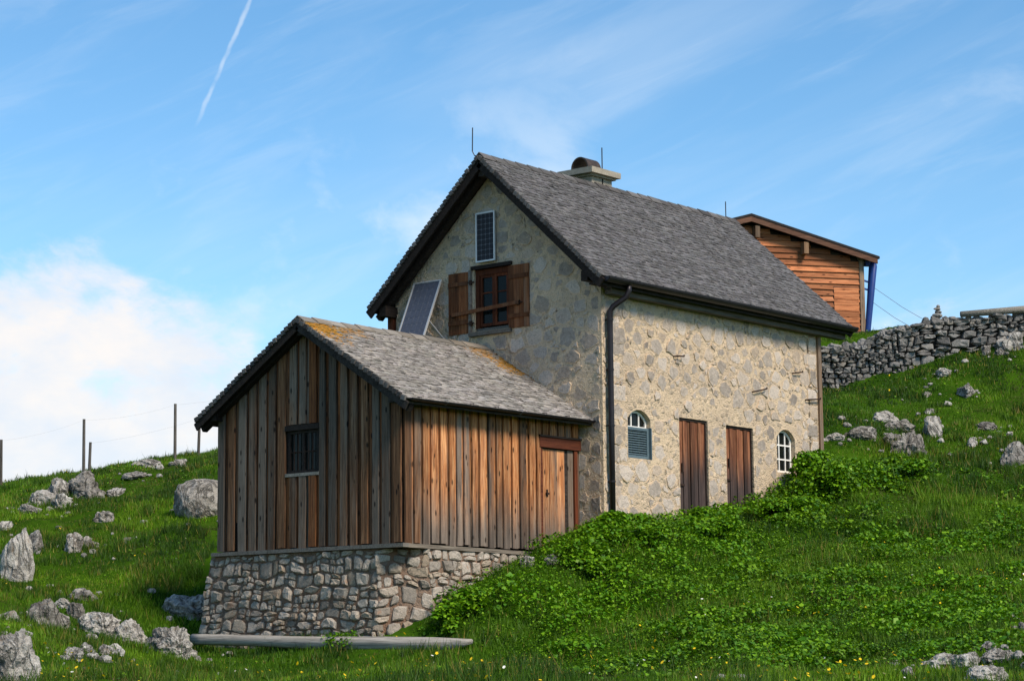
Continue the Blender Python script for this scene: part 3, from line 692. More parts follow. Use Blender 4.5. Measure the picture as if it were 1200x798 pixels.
# roof of the house
roof = obj('roof', join(*[prism([(YM, Rz-0.04), (YM+s*(YM+EV-0.03), He-0.04+0.03*SL), (YM+s*(YM+EV-0.03), He-0.15+0.03*SL), (YM, Rz-0.15)],
        ((-OV+0.02, 0, 0), (0, 1, 0), (0, 0, 1), (1, 0, 0)), 0, L+OV+OB-0.04) for s in (-1, 1)]), W_DARK, house)
def shingles(name, parent, x0, x1, ym, zr, ye, ze, exp, wmean, thick, mat, seed, lo=0.75, hi=1.2, jag=0.02):
    """courses of split wooden shingles, each one a thin wedge"""
    rs = np.random.RandomState(seed); dy, dz = ye-ym, ze-zr; LS = math.hypot(dy, dz); ty, tz = dy/LS, dz/LS
    ny, nz = -tz*np.sign(dy)*np.sign(dy), 0; nrm = np.array([0, -tz, ty]) if dy > 0 else np.array([0, tz, -ty])
    if nrm[2] < 0: nrm = -nrm
    rows = int(LS/exp); V, T, C = [], [], []
    for r in range(rows+1):
        x = x0-rs.rand()*wmean*0.3 if r else x0
        xs = x0
        while xs < x1-0.01:
            wv = wmean*rs.uniform(0.6, 1.5); xe = min(xs+wv, x1)
            tail = min(r*exp+exp+rs.uniform(-jag, jag), LS+0.02); head = max(tail-exp*2.3, 0.0)
            lift = rs.uniform(0, 0.006); tl = rs.uniform(-0.006, 0.006)
            e0 = rs.uniform(-.012, .012) if xs <= x0+1e-6 else 0; e1 = rs.uniform(-.02, .02) if xe >= x1-1e-6 else 0
            b = len(V)
            for (s, hh) in ((head, -0.012), (tail, thick)):
                for k, xx in enumerate((xs+0.003+e0, xe-0.003+e1)):
                    off = hh+lift+(tl if k else -tl)
                    for q in (-thick*1.0, 0.0):
                        V.append((xx, ym+ty*s+nrm[1]*(off+q), zr+tz*s+nrm[2]*(off+q)))
            # 0 h-l-lo,1 h-l-hi,2 h-r-lo,3 h-r-hi,4 t-l-lo,5 t-l-hi,6 t-r-lo,7 t-r-hi
            for fq in ((1, 3, 7, 5), (5, 7, 6, 4), (0, 1, 5, 4), (2, 6, 7, 3), (0, 4, 6, 2)): T.append([b+i for i in fq])
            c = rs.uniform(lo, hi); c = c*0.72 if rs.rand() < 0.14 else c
            cc = (c*rs.uniform(.97, 1.03), c, c*rs.uniform(.97, 1.05)); ce = tuple(q*.34 for q in cc); C += [cc, cc, cc, cc, ce, cc, ce, cc]  # butt ends darkened in the colour as a shadow line under each course
            xs = xe
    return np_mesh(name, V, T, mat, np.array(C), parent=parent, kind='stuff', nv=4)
for s, ye in ((0, -EV), (1, Wd+EV)):
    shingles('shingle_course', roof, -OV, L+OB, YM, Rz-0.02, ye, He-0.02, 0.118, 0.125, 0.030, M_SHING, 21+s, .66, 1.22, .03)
# ridge boards: overlapping pieces
nr = 24; step = (L+OB+OV)/nr
for i in range(nr):
    xa = -OV-0.02+i*step; lift = rg.uniform(0, 0.012)
    for s in (-1, 1):
        yo = YM+s*0.13
        V = [(xa, YM, Rz+0.045+lift), (xa+step+0.03, YM, Rz+0.03+lift), (xa+step+0.03, yo, Rz+0.03-0.13*SL+lift), (xa, yo, Rz+0.045-0.13*SL+lift)]
        V += [(a, b, c-0.025) for a, b, c in V]
        obj('ridge_shingle', (V, list(BF)), W_RIDGE, roof)
# barge boards front and rear, with the stacked butt ends of the verge shingles
for xb in (-OV, L+OB):
    for s in (-1, 1):
        p = Vector((xb, YM, Rz-0.17)); q = Vector((xb, YM+s*(YM+EV), He-0.17))
        obj('barge_board', beam(p, q, 0.045, 0.20, (0, -s*SL, 1)), W_DARK, roof)
for s in (-1, 1):
    nv = 36
    for i in range(nv):
        t0 = (i+0.02)/nv; t1 = (i+0.92)/nv; j = rg.uniform(-0.012, 0.012)
        a = Vector((-OV-0.035+j, YM+s*(YM+EV)*t0, Rz-(Rz-He)*t0-0.055)); b = Vector((-OV-0.035+j, YM+s*(YM+EV)*t1, Rz-(Rz-He)*t1-0.035))
        obj('verge_shingle', beam(a, b, 0.05, 0.085, (0, -s*SL, 1)), W_RIDGE, roof)
# purlins reaching out under the verge, rafters below the left verge
for (y, dz, sz) in ((YM, -0.34, 0.2), (Wd+0.02, -0.42, 0.22), (0.12, -0.40, 0.2)):
    z = roof_z(y)+dz
    obj('purlin', beam((-OV+0.06, y, z), (0.6, y, z), sz*0.8, sz), W_DARK, roof)
for s in (-1, 1):
    obj('verge_rafter', beam((-0.16, YM+s*0.05, Rz-0.26), (-0.16, YM+s*(YM+EV-0.04), He-0.22), 0.14, 0.13, (0, -s*SL, 1)), W_DARK, roof)
obj('corner_post', box(-0.10, 0.0, Wd-0.02, Wd+0.13, 3.2, 4.72), W_RED, house)
# eave board, gutter, downpipe
obj('eave_board', box(0.06, L+OB-0.08, -0.22, -0.05, 4.60, 4.74), W_GREYX, house)
obj('soffit_board', box(-OV+0.05, L+OB-0.06, -EV+0.05, 0.0, 4.745, 4.775), W_DARK, house)
def gutter(x0, x1, y, z, r, parent, name='gutter'):
    n = 9; V, F = [], []
    for x in (x0, x1):
        for rr in (r, r-0.012):
            for k in range(n):
                an = math.pi+math.pi*k/(n-1); V.append((x, y+rr*math.cos(an), z+rr*math.sin(an)))
    for k in range(n-1):
        F += [(k, k+1, 2*n+k+1, 2*n+k), (n+k+1, n+k, 3*n+k, 3*n+k+1), (k, n+k, n+k+1, k+1), (2*n+k+1, 3*n+k+1, 3*n+k, 2*n+k)]
    F += [(0, 2*n, 3*n, n), (n-1, 2*n-1, 4*n-1, 3*n-1)]
    ends = [prism([(r*0.99*math.cos(math.pi+math.pi*k/8), r*0.99*math.sin(math.pi+math.pi*k/8)) for k in range(9)], ((x, y, z), (0, 1, 0), (0, 0, 1), (1, 0, 0)), 0, 0.008) for x in (x0, x1-0.008)]
    return obj(name, join((V, F), *ends), M_IRON, parent)
gt = gutter(-OV+0.02, L+OB-0.02, -EV-0.085, 4.86, 0.105, house)
obj('fascia_board', box(-OV+.06, L+OB-.05, -EV+.012, -EV+.04, 4.70, 4.86), M_TAR, house)
for i in range(12):
    x = -0.2+i*0.8
    obj('gutter_bracket', tube([(x, -EV+0.03, 4.875), (x, -EV-0.17, 4.87), (x, -EV-0.168, 4.82), (x, -EV-0.075, 4.757), (x, -EV+0.01, 4.80)], 0.010, 5), M_IRON, gt)
dp = obj('downpipe', tube([(0.34, -EV-0.075, 4.78), (0.34, -EV-0.075, 4.66), (0.31, -EV-0.03, 4.54), (0.17, -0.17, 4.36), (0.14, -0.11, 4.26), (0.14, -0.105, 3.9), (0.14, -0.105, 2.0), (0.14, -0.105, -0.15)], 0.058, 12), M_IRON, house, smooth=True)
for z in (4.1, 3.1, 2.0, 0.9):
    obj('pipe_clamp', join(tube([(0.14, -0.105, z-0.018), (0.14, -0.105, z+0.018)], 0.068, 12), tube([(0.10, -0.06, z), (0.10, 0.02, z)], 0.012, 6)), M_IRON, dp)
obj('corner_post', box(L+0.004, L+0.13, -0.05, 0.06, 1.75, 4.60), W_CORN, house)
# chimney
chm = obj('chimney', box(3.42, 4.16, 2.77, 3.42, 7.1, 7.97), M_CONC, house)
cap = obj('chimney_cap', join(box(3.24, 4.30, 2.62, 3.58, 7.985, 8.11), box(3.36, 4.22, 2.70, 3.48, 7.94, 7.987)), M_CONC, chm)
N = 14; hv, hf = [], []
for x in (3.42, 3.90):
    for r in (0.235, 0.205):
        for k in range(N+1):
            a = math.pi*k/N; hv.append((x, 3.10+r*math.cos(a), 8.112+0.05+r*1.05*math.sin(a)))
        
M1 = N+1
for k in range(N):
    hf += [(k, k+1, 2*M1+k+1, 2*M1+k), (M1+k+1, M1+k, 3*M1+k, 3*M1+k+1), (k, M1+k, M1+k+1, k+1), (2*M1+k+1, 3*M1+k+1, 3*M1+k, 2*M1+k)]
for k in (0, N): hf.append((k, 2*M1+k, 3*M1+k, M1+k))
obj('chimney_hood', join((hv, hf), box(3.42, 3.90, 2.865, 2.895, 8.112, 8.17), box(3.42, 3.90, 3.305, 3.335, 8.112, 8.17)), M_HOOD, chm)
obj('soot_crack', box(3.80, 3.83, 2.762, 2.772, 7.62, 7.93), M_INT, chm)
obj('lightning_rod', tube([(4.12, 3.0, 8.10), (4.12, 3.0, 8.72)], 0.014, 6), M_IRON, chm)
obj('lightning_rod', tube([(-0.36, YM+0.02, Rz-0.02), (-0.36, YM+0.20, Rz+0.02), (-0.36, YM+0.26, Rz+0.12), (-0.36, YM+0.25, Rz+0.62)], 0.012, 6), M_IRON, roof)
obj('lightning_rod', tube([(8.62, YM, Rz), (8.62, YM, Rz+0.40)], 0.013, 6), M_IRON, roof)
# gable window with shutters and bar
gwin = obj('gable_window', join(*[wplank(FG, *q, rg, 1, 0) for q in [
    (GW[0]+.002, GW[0]+.10, GW[2]+.06, GW[3]-.002, GW[3]-.002, -.2, -.04), (GW[1]-.10, GW[1]-.002, GW[2]+.06, GW[3]-.002, GW[3]-.002, -.2, -.04),
    (GW[0]+.10, GW[1]-.10, GW[3]-.12, GW[3]-.002, GW[3]-.002, -.2, -.042)]]), W_RED, house)
a0, a1, b0, b1 = GW[0]+.10, GW[1]-.10, GW[2]+.10, GW[3]-.12; am = (a0+a1)/2
for (p, q) in ((a0, am), (am, a1)):
    sash = obj('sash', join(*[wplank(FG, *k, rg, 1, 0) for k in [(p+.002, p+.055, b0, b1, b1, -.15, -.07), (q-.055, q-.002, b0, b1, b1, -.15, -.07), (p+.055, q-.055, b0, b0+.06, b0+.06, -.15, -.071), (p+.055, q-.055, b1-.055, b1, b1, -.15, -.071)]]), W_RED, gwin)
    hgt = (b1-.055-b0-.06)/3
    for i in (1, 2): obj('glazing_bar', wplank(FG, p+.055, q-.055, b0+.06+hgt*i-.014, b0+.06+hgt*i+.014, b0+.06+hgt*i+.014, -.14, -.08, rg, 1, 0), W_RED, gwin)
    for i in range(3):
        obj('pane', prism(rect(p+.05, q-.05, b0+.062+hgt*i, b0+.056+hgt*(i+1)), FG, -.115, -.105), M_GLASS, gwin)
obj('window_sill', join(prism(rect(GW[0]-.10, GW[1]+.04, GW[2]-.10, GW[2]-.02), FG, -.2, .09), prism(rect(GW[0]+.05, GW[1]-.02, GW[2]-.018, GW[2]+.06), FG, -.2, -.03)), W_GREYX, gwin)
obj('lintel_board', prism(rect(GW[0]-.06, GW[1]+.06, GW[3], GW[3]+.075), FG, -.1, .05), W_DARK, gwin)
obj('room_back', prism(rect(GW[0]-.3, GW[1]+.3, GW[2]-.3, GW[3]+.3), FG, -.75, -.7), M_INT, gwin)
for nm, q0, q1 in (('shutter', Wd-3.95, Wd-3.385), ('shutter', Wd-2.33, Wd-1.80)):
    z0, z1 = 4.15, 5.44
    sh = obj('shutter', prism(rect(q0, q1, z0, z1), FG, .004, .012), W_SHUT, house)
    k = 4; wd = (q1-q0)/k
    for i in range(k): obj('plank', wplank(FG, q0+wd*i+.002, q0+wd*(i+1)-.002, z0, z1, z1, .012, .035, rg, 3, .0015), W_SHUT, sh)
    for zz in (z0+.2, z1-.28): obj('cross_batten', wplank(FG, q0+.01, q1-.01, zz, zz+.085, zz+.085, .036, .062, rg, 1, 0), W_SHUT, sh)
obj('shutter_edge', prism(rect(Wd-3.385, Wd-3.33, 4.12, 5.46), FG, .002, .06), W_GREYX, gwin)
obj('shutter_bar', beam((-.085, 3.82, 4.56), (-.085, 2.04, 4.655), .03, .075), W_SHUT, gwin)
for y, z in ((3.80, 4.56), (2.06, 4.65), (3.33, 4.35), (3.33, 5.2)): obj('hinge', join(prism(rect(Wd-y-.03, Wd-y+.03, z-.05, z+.05), FG, .03, .07), prism(rect(Wd-y-.09, Wd-y+.09, z-.012, z+.012), FG, .03, .066)), M_RUST, gwin)
# arched windows and doors of the side wall
def inset(poly, k):
    cx, cy, _ = cen(poly); 
    xs = [p[0] for p in poly]; ys = [p[1] for p in poly]; w = max(xs)-min(xs); h = max(ys)-min(ys); mx = (max(xs)+min(xs))/2; my = (max(ys)+min(ys))/2
    return [(mx+(x-mx)*(1-2*k/w), my+(y-my)*(1-2*k/h)) for x, y in poly]
def ring_frame(outer, k, fr, d0, d1):
    inn = inset(outer, k); o, ax, ay, nn = [Vector(q) for q in fr]; n = len(outer)
    V = [o+ax*a+ay*b+nn*d for d in (d0, d1) for lp in (outer, inn) for a, b in lp]; F = []
    for i in range(n):
        j = (i+1) % n; F += [(i, j, n+j, n+i), (2*n+j, 2*n+i, 3*n+i, 3*n+j), (i, 2*n+i, 2*n+j, j), (n+j, 3*n+j, 3*n+i, n+i)]
    return V, F
def arch_top(W4, x):
    x0, x1, z0, zs, za = W4; w = (x1-x0)/2; r = za-zs; R = (w*w+r*r)/(2*r)
    return za-R+math.sqrt(R*R-(x-(x0+x1)/2)**2)
def arched_window(W4, name, hbars, back, label):
    x0, x1, z0, zs, za = W4; out = inset(arch(*W4), 0.012)
    fm = obj(name, ring_frame(out, 0.045, FS, -.16, -.10), M_WHITE, house, label=label)
    obj('pane', prism(inset(out, 0.03), FS, -.136, -.126), M_GLASS, fm)
    for i in (1, 2):
        x = x0+(x1-x0)*i/3
        obj('glazing_bar', prism(rect(x-.016, x+.016, z0+.04, arch_top(W4, x)-.045), FS, -.150, -.104), M_WHITE, fm)
    for z in hbars: obj('glazing_bar', prism(rect(x0+.05, x1-.05, z-.016, z+.016), FS, -.152, -.102), M_WHITE, fm)
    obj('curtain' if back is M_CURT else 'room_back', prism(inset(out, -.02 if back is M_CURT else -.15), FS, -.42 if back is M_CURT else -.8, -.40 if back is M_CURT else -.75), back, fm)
    return fm
wa = arched_window(WA, 'louvred_window', [2.06], M_INT, None)
arched_window(WB, 'arched_window', [1.75, 2.06], M_CURT, None)
lv = obj('louvred_shutter', join(*[prism(q, FS, -.10, -.045) for q in (rect(WA[0]+.01, WA[0]+.07, WA[2]+.01, 2.05), rect(WA[1]-.07, WA[1]-.01, WA[2]+.01, 2.05), rect(WA[0]+.07, WA[1]-.07, WA[2]+.01, WA[2]+.07), rect(WA[0]+.07, WA[1]-.07, 2.0, 2.05))]), M_SHUT, wa)
for i in range(11):
    z = WA[2]+.09+i*(0.52/11)
    obj('slat', beam((WA[0]+.07, .075, z+.012), (WA[1]-.07, .075, z+.012), .055, .010, (0, -0.75, 1)), M_SHUT, wa)
obj('shutter_stile', prism(rect(WA[1]-.01, WA[1]+.012, WA[2], 2.06), FS, -.06, .02), M_SHUT, wa)
def plank_door(x0, x1, z0, z1, n, name, tone):
    dr = obj(name, prism(rect(x0+.012, x1-.012, z0, z1-.015), FS, -.11, -.085), W_DOOR, house)
    wd = (x1-x0-.09)/n
    for i in range(n): obj('plank', wplank(FS, x0+.045+wd*i+.003, x0+.045+wd*(i+1)-.003, z0, z1-.06, z1-.06, -.083, -.062+0.026*(i % 2)+rg.uniform(0, .006), rg, 4, .003), W_DOOR, dr)
    obj('door_frame', join(prism(rect(x0+.004, x0+.043, z0, z1-.05), FS, -.12, -.035), prism(rect(x1-.043, x1-.004, z0, z1-.05), FS, -.12, -.035), prism(rect(x0+.004, x1-.004, z1-.049, z1-.004), FS, -.12, -.033)), W_DARK, dr)
    obj('door_handle', prism(rect(x0+.12, x0+.16, z0+1.15, z0+1.33), FS, -.06, -.02), M_RUST, dr)
    obj('door_latch', prism(rect(x0+.05, x0+.2, z0+.86, z0+.90), FS, -.06, -.025), M_RUST, dr)
    return dr
plank_door(*DAo, 7, 'plank_door', 0); plank_door(*DBo, 7, 'plank_door', 1)
# iron hooks left in the wall
for (x, z, ln, up) in ((2.45, 3.60, .26, .02), (5.36, 3.12, .46, .10), (6.98, 3.67, .32, .05), (7.5, 3.12, .52, .06)):
    obj('wall_hook', tube([(x, .05, z), (x, -.05, z), (x+.04, -.075, z+.01), (x+ln, -.085, z+up), (x+ln+.01, -.08, z+up+.03)], .016, 6), M_RUST, house)

# ------------------------------------------------------------------ solar panels
def solar(name, label, o, ax, ay, nn, w, h, nc, nr, group, cm=None):
    t = thing(name, label, 'solar panel', tuple(Vector(o)+Vector(ax)*w/2), group=group); fr = (o, ax, ay, nn)
    obj('frame', join(*[prism(q, fr, 0, .04) for q in (rect(0, .03, 0, h), rect(w-.03, w, 0, h), rect(.03, w-.03, 0, .03), rect(.03, w-.03, h-.03, h))]), M_ALU, t)
    obj('backing', prism(rect(.028, w-.028, .028, h-.028), fr, .004, .024), M_BACK, t)
    cw, chh = (w-.07)/nc, (h-.07)/nr
    for i in range(nc):
        for j in range(nr):
            a, b = .035+cw*i+.006, .035+chh*j+.005; a2, b2 = a+cw-.012, b+chh-.010; k = min(cw, chh)*.16
            obj('cell', prism([(a+k, b), (a2-k, b), (a2, b+k), (a2, b2-k), (a2-k, b2), (a+k, b2), (a, b2-k), (a, b+k)], fr, .0245, .028), cm or M_CELL, t)
    return t
sp = solar('solar_panel', 'narrow dark solar panel fixed upright on the gable above the window', (-.05, 3.155, 5.59), (0, -1, 0), (0, 0, 1), (-1, 0, 0), .51, 1.04, 4, 9, 'solar panels on the house')
for z in (5.8, 6.4): obj('wall_bracket', box(-.05, .0, 2.8, 3.0, z, z+.05), M_ALU, sp)
ty = Vector((.41, 0, .912)).normalized(); top = Vector((-.06, 4.86, 5.34)); ln = 1.75
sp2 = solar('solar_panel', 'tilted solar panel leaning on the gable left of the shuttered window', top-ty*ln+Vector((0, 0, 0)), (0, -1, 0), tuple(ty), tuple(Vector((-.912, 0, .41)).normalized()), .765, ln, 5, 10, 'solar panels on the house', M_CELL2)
low = top-ty*ln
for y in (4.80, 4.18):
    zr = 3.83-(y-2.97)*.626
    obj('support_leg', tube([(low.x+.05, y, low.z+.02), (low.x+.02, y, zr+.02)], .018, 6), M_ALU, sp2)
    obj('support_strut', tube([(low.x+.35, y-.02, low.z+.72), (-.03, y-.10, low.z+.35)], .016, 6), M_ALU, sp2)

# ------------------------------------------------------------------ wooden shed
S, V1, V2, RS, HS = 5.192, 0.614, 5.331, 3.828, 2.118
SO, SE = 0.30, 0.372; SM = (V1+V2)/2; SSL = (RS-HS)/(SM-V1+SE); ZB = -0.44
def sroof(y): return RS-abs(y-SM)*SSL
shed = thing('wooden_shed', 'weathered vertical-board shed with shingle roof on a rubble stone base', 'shed', (-2.6, 3.0, -2.0))
FSG = ((-S, V2, 0), (0, -1, 0), (0, 0, 1), (-1, 0, 0)); WG = V2-V1
FSS = ((-S, V1, 0), (1, 0, 0), (0, 0, 1), (0, -1, 0))
core = obj('wall_lining', holed([(0.02, ZB), (WG-.02, ZB), (WG-.02, HS-.05), (WG/2, RS-.25), (.02, HS-.05)], [rect(V2-3.49, V2-2.67, .92, 1.80)], FSG, .06), W_DARK, shed)
obj('wall_lining', prism(rect(.065, S-.01, ZB, HS-.12), FSS, -.06, -.005), W_DARK, shed)
obj('wall_lining', box(-S+.065, -.01, V2-.06, V2-.005, ZB, HS-.1), W_DARK, shed)
pr = random.Random(17)
wy0, wy1 = V2-3.49, V2-2.67
a = 0.0; i = 0
while a < WG-.02:
    outer = i % 2 == 0
    wv = pr.uniform(.13, .20) if outer else pr.uniform(.075, .12); b = min(a+wv, WG)
    if WG-b < .06: b = WG
    ov = -.007 if not outer else 0; d0, d1 = (.022, .062) if outer else (.0, .024)
    if not outer: d1 = .0215
    ae, be = max(a-ov, 0), min(b+ov, WG)
    topf = lambda q: sroof(V2-q)-.22
    zb = ZB+pr.uniform(-.03, .01)
    mat = W_GABLE if outer else W_INNER
    if pr.random() < .14 and a < WG-.4: mat = W_INNER if outer else W_GABLE
    if be > wy0 and ae < wy1:
        if ae < wy0-.03: obj('plank', wplank(FSG, ae, wy0-.004, zb, topf(ae), topf(wy0), d0, d1, pr, 6), mat, shed); ae = wy0
        if be > wy1+.03: obj('plank', wplank(FSG, wy1+.004, be, zb, topf(wy1), topf(be), d0, d1, pr, 6), mat, shed); be = wy1
        obj('plank', wplank(FSG, ae, be, zb, .88, .88, d0, d1, pr, 3), mat, shed)
        obj('plank', wplank(FSG, ae, be, 1.86, topf(ae), topf(be), d0, d1, pr, 4), mat, shed)
    elif ae < WG/2 < be:
        obj('plank', wplank(FSG, ae, be, zb, topf(ae), topf(be), d0, d1, pr, 6), mat, shed)
    elif not (i == 3 and not outer):
        obj('plank', wplank(FSG, ae, be, zb, topf(ae), topf(be), d0, d1, pr, 6), mat, shed)
    else:
        obj('plank', wplank(FSG, ae, be, .1, topf(ae), topf(be), d0, d1, pr, 6), mat, shed)
    a = b; i += 1
# side boards up to the door, boards over the lintel
DX0, DX1 = S-1.28, S-.02
a = 0.0; i = 0
while a < S-.03:
    outer = i % 2 == 0
    wv = pr.uniform(.12, .175) if outer else pr.uniform(.07, .11); b = min(a+wv, S-.02)
    if a < DX0 and b > DX0-.05: b = DX0
    d0, d1 = (.022, .060) if outer else (0, .0215); ov = -.007 if not outer else 0
    ae, be = max(a-ov, 0), b+ov
    zt = sroof(V1)-.20
    if a >= DX0-.01: obj('plank', wplank(FSS, max(ae, DX0+.003), min(be, S-.02), 1.76, zt, zt, d0, d1, pr, 2), W_SUN, shed)
    else: obj('plank', wplank(FSS, ae, min(be, DX0), ZB+pr.uniform(-.03, .01), zt, zt, d0, d1, pr, 6), W_SUN if (i > 2 or not outer) else W_GABLE, shed)
    a = b; i += 1
obj('door_lintel', prism(rect(DX0-.03, S-.01, 1.53, 1.73), FSS, -.02, .075), W_LINT, shed)
obj('drip_board', prism(rect(DX0-.05, S-.01, 1.733, 1.765), FSS, -.02, .10), W_DARK, shed)
sdo = obj('shed_door', prism(rect(DX0+.08, S-.36, ZB, 1.52), FSS, -.04, -.02), W_DARK, shed)
for k, (q0, q1, dd) in enumerate(((DX0+.09, DX0+.32, .0), (DX0+.325, DX0+.56, .006), (DX0+.565, DX0+.80, .002))):
    obj('plank', wplank(FSS, q0, q1, ZB, 1.50, 1.50, -.018, .012+dd, pr, 5, .003), W_SUN, sdo)
obj('door_handle', join(prism(rect(DX0+.2, DX0+.28, .62, .66), FSS, .015, .05), prism(rect(DX0+.22, DX0+.26, .58, .72), FSS, .012, .03)), M_RUST, sdo)
obj('door_jamb', prism(rect(DX0+.004, DX0+.08, ZB, 1.525), FSS, -.02, .045), W_LINT, shed)
obj('door_jamb', prism(rect(S-.20, S-.10, ZB, 1.525), FSS, -.02, .05), W_RED, shed)
obj('plank', wplank(FSS, S-.375, S-.205, ZB, 1.52, 1.52, -.02, .012, pr, 4), W_GABLE, shed)
obj('plank', wplank(FSS, S-.098, S-.01, ZB, 1.52, 1.52, -.02, .02, pr, 4), W_GABLE, shed)
# shed window
sw_ = obj('shed_window', join(*[prism(q, FSG, -.05, .02) for q in (rect(wy0+.01, wy0+.07, .95, 1.74), rect(wy1-.06, wy1-.01, .95, 1.74), rect(wy0+.07, wy1-.06, .95, 1.0), rect(wy0+.07, wy1-.06, 1.69, 1.74), rect((wy0+wy1)/2-.03, (wy0+wy1)/2+.03, 1.0, 1.69))]), W_DARK, shed)
obj('window_sill', prism(rect(wy0-.02, wy1+.03, .885, .945), FSG, -.04, .07), W_GREYX, sw_)
obj('head_board', prism(rect(wy0-.03, wy1+.03, 1.745, 1.845), FSG, -.04, .075), W_DARK, sw_)
for q0, q1 in ((wy0+.07, (wy0+wy1)/2-.03), ((wy0+wy1)/2+.03, wy1-.06)):
    obj('pane', prism(rect(q0, q1, 1.0, 1.69), FSG, -.03, -.022), M_GLASS, sw_)
    obj('window_bar', prism(rect(q0, q1, 1.33, 1.352), FSG, -.015, .012), M_RUST, sw_)
    for k in (1, 2): 
        am2 = q0+(q1-q0)*k/3; obj('window_bar', prism(rect(am2-.007, am2+.007, 1.0, 1.69), FSG, .013, .026), M_RUST, sw_)
obj('curtain', prism(rect(wy0+.07, (wy0+wy1)/2-.04, 1.42, 1.69), FSG, -.10, -.085), M_CURT2, sw_)
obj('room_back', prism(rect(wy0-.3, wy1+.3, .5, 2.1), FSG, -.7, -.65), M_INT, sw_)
# sill beam along the foot of the boards
obj('sill_beam', beam((-S-.03, V2+.12, ZB-.05), (-S-.03, V1-.10, ZB-.05), .16, .07), W_GREYX, shed)
obj('sill_beam', beam((-S-.11, V1-.02, ZB-.052), (-1.0, V1-.02, ZB-.10), .14, .07), W_GREYX, shed)
# shed roof
sr = obj('roof', join(*[prism([(SM, RS-.04), (SM+s*(SM-V1+SE-.03), HS-.04+.03*SSL), (SM+s*(SM-V1+SE-.03), HS-.13+.03*SSL), (SM, RS-.13)], ((-S-SO+.02, 0, 0), (0, 1, 0), (0, 0, 1), (1, 0, 0)), 0, S+SO-.025) for s in (-1, 1)]), W_DARK, shed)
for s, ye in ((0, V1-SE), (1, V2+SE)):
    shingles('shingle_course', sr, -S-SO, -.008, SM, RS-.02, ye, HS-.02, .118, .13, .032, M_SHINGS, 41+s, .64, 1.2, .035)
n2 = 14; st2 = (S+SO)/n2
for i in range(n2):
    xa = -S-SO-.01+i*st2; lift = rg.uniform(0, .012)
    for s in (-1, 1):
        yo = SM+s*.17
        V = [(xa, SM, RS+.04+lift), (min(xa+st2+.02, -.01), SM, RS+.028+lift), (min(xa+st2+.02, -.01), yo, RS+.028-.17*SSL+lift), (xa, yo, RS+.04-.17*SSL+lift)]
        V += [(p, q, r-.022) for p, q, r in V]
        obj('ridge_shingle', (V, list(BF)), W_GREYX, sr)
for s in (-1, 1):
    obj('barge_board', beam((-S-SO, SM, RS-.16), (-S-SO, SM+s*(SM-V1+SE), HS-.16), .04, .15, (0, -s*SSL, 1)), W_DARK, sr)
    obj('verge_rafter', beam((-S-.14, SM+s*.05, RS-.24), (-S-.14, SM+s*(SM-V1+SE-.05), HS-.19), .12, .12, (0, -s*SSL, 1)), W_DARK, sr)
    for i in range(27):
        t0 = (i+.02)/27; t1 = (i+.90)/27; j = rg.uniform(-.015, .015); h2 = SM-V1+SE
        obj('verge_shingle', beam((-S-SO-.03+j, SM+s*h2*t0, RS-(RS-HS)*t0-.055), (-S-SO-.03+j, SM+s*h2*t1, RS-(RS-HS)*t1-.03), .05, .085, (0, -s*SSL, 1)), W_RIDGE, sr)
for y in (V1+.06, V2-.06, SM):
    obj('purlin', beam((-S-SO+.05, y, sroof(y)-.26), (-S+.4, y, sroof(y)-.26), .12, .14), W_DARK, sr)
g2 = gutter(-S-SO+.05, -.03, V1-SE-.045, HS-.015, .05, shed)
for i in range(8):
    x = -5.2+i*.72
    obj('gutter_bracket', tube([(x, V1-SE+.05, HS+.02), (x, V1-SE-.1, HS+.01), (x, V1-SE-.098, HS-.02), (x, V1-SE-.045, HS-.075), (x, V1-SE+.01, HS-.05)], .008, 5), M_WIRE if i % 3 == 1 else M_IRON, g2)

# rubble base below the boards: battered front, blunt corner and side
ZT, ZG = ZB-.088, -2.45
def quad_frame(tl, tr, bl):
    tl, tr, bl = Vector(tl), Vector(tr), Vector(bl); ax = (tr-tl).normalized(); up = (tl-bl); ay = (up-ax*up.dot(ax)).normalized()
    return ax, ay, ax.cross(ay)
Pt = [(-S-.02, V2+.20), (-S-.02, 1.16), (-S+.62, V1-.04), (-1.15, V1-.02)]     # outline at the top
Pb = [(-S-.20, V2+.42), (-S-.20, 1.05), (-S+.58, V1-.24), (-1.0, V1-.20)]     # at the foot
core_v = [(x, y, ZT) for x, y in Pt]+[(-1.15, V2+.1, ZT)]+[(x, y, ZG) for x, y in Pb]+[(-1.0, V2+.3, ZG)]
base = obj('stone_base', (core_v, [(0, 1, 2, 3, 4), (9, 8, 7, 6, 5)]+[(i, (i+1) % 5, 5+(i+1) % 5, 5+i) for i in range(5)]), M_MORTB, shed, label='battered rubble base of grey stones in reddish mortar')
br = random.Random(23); bitems = []
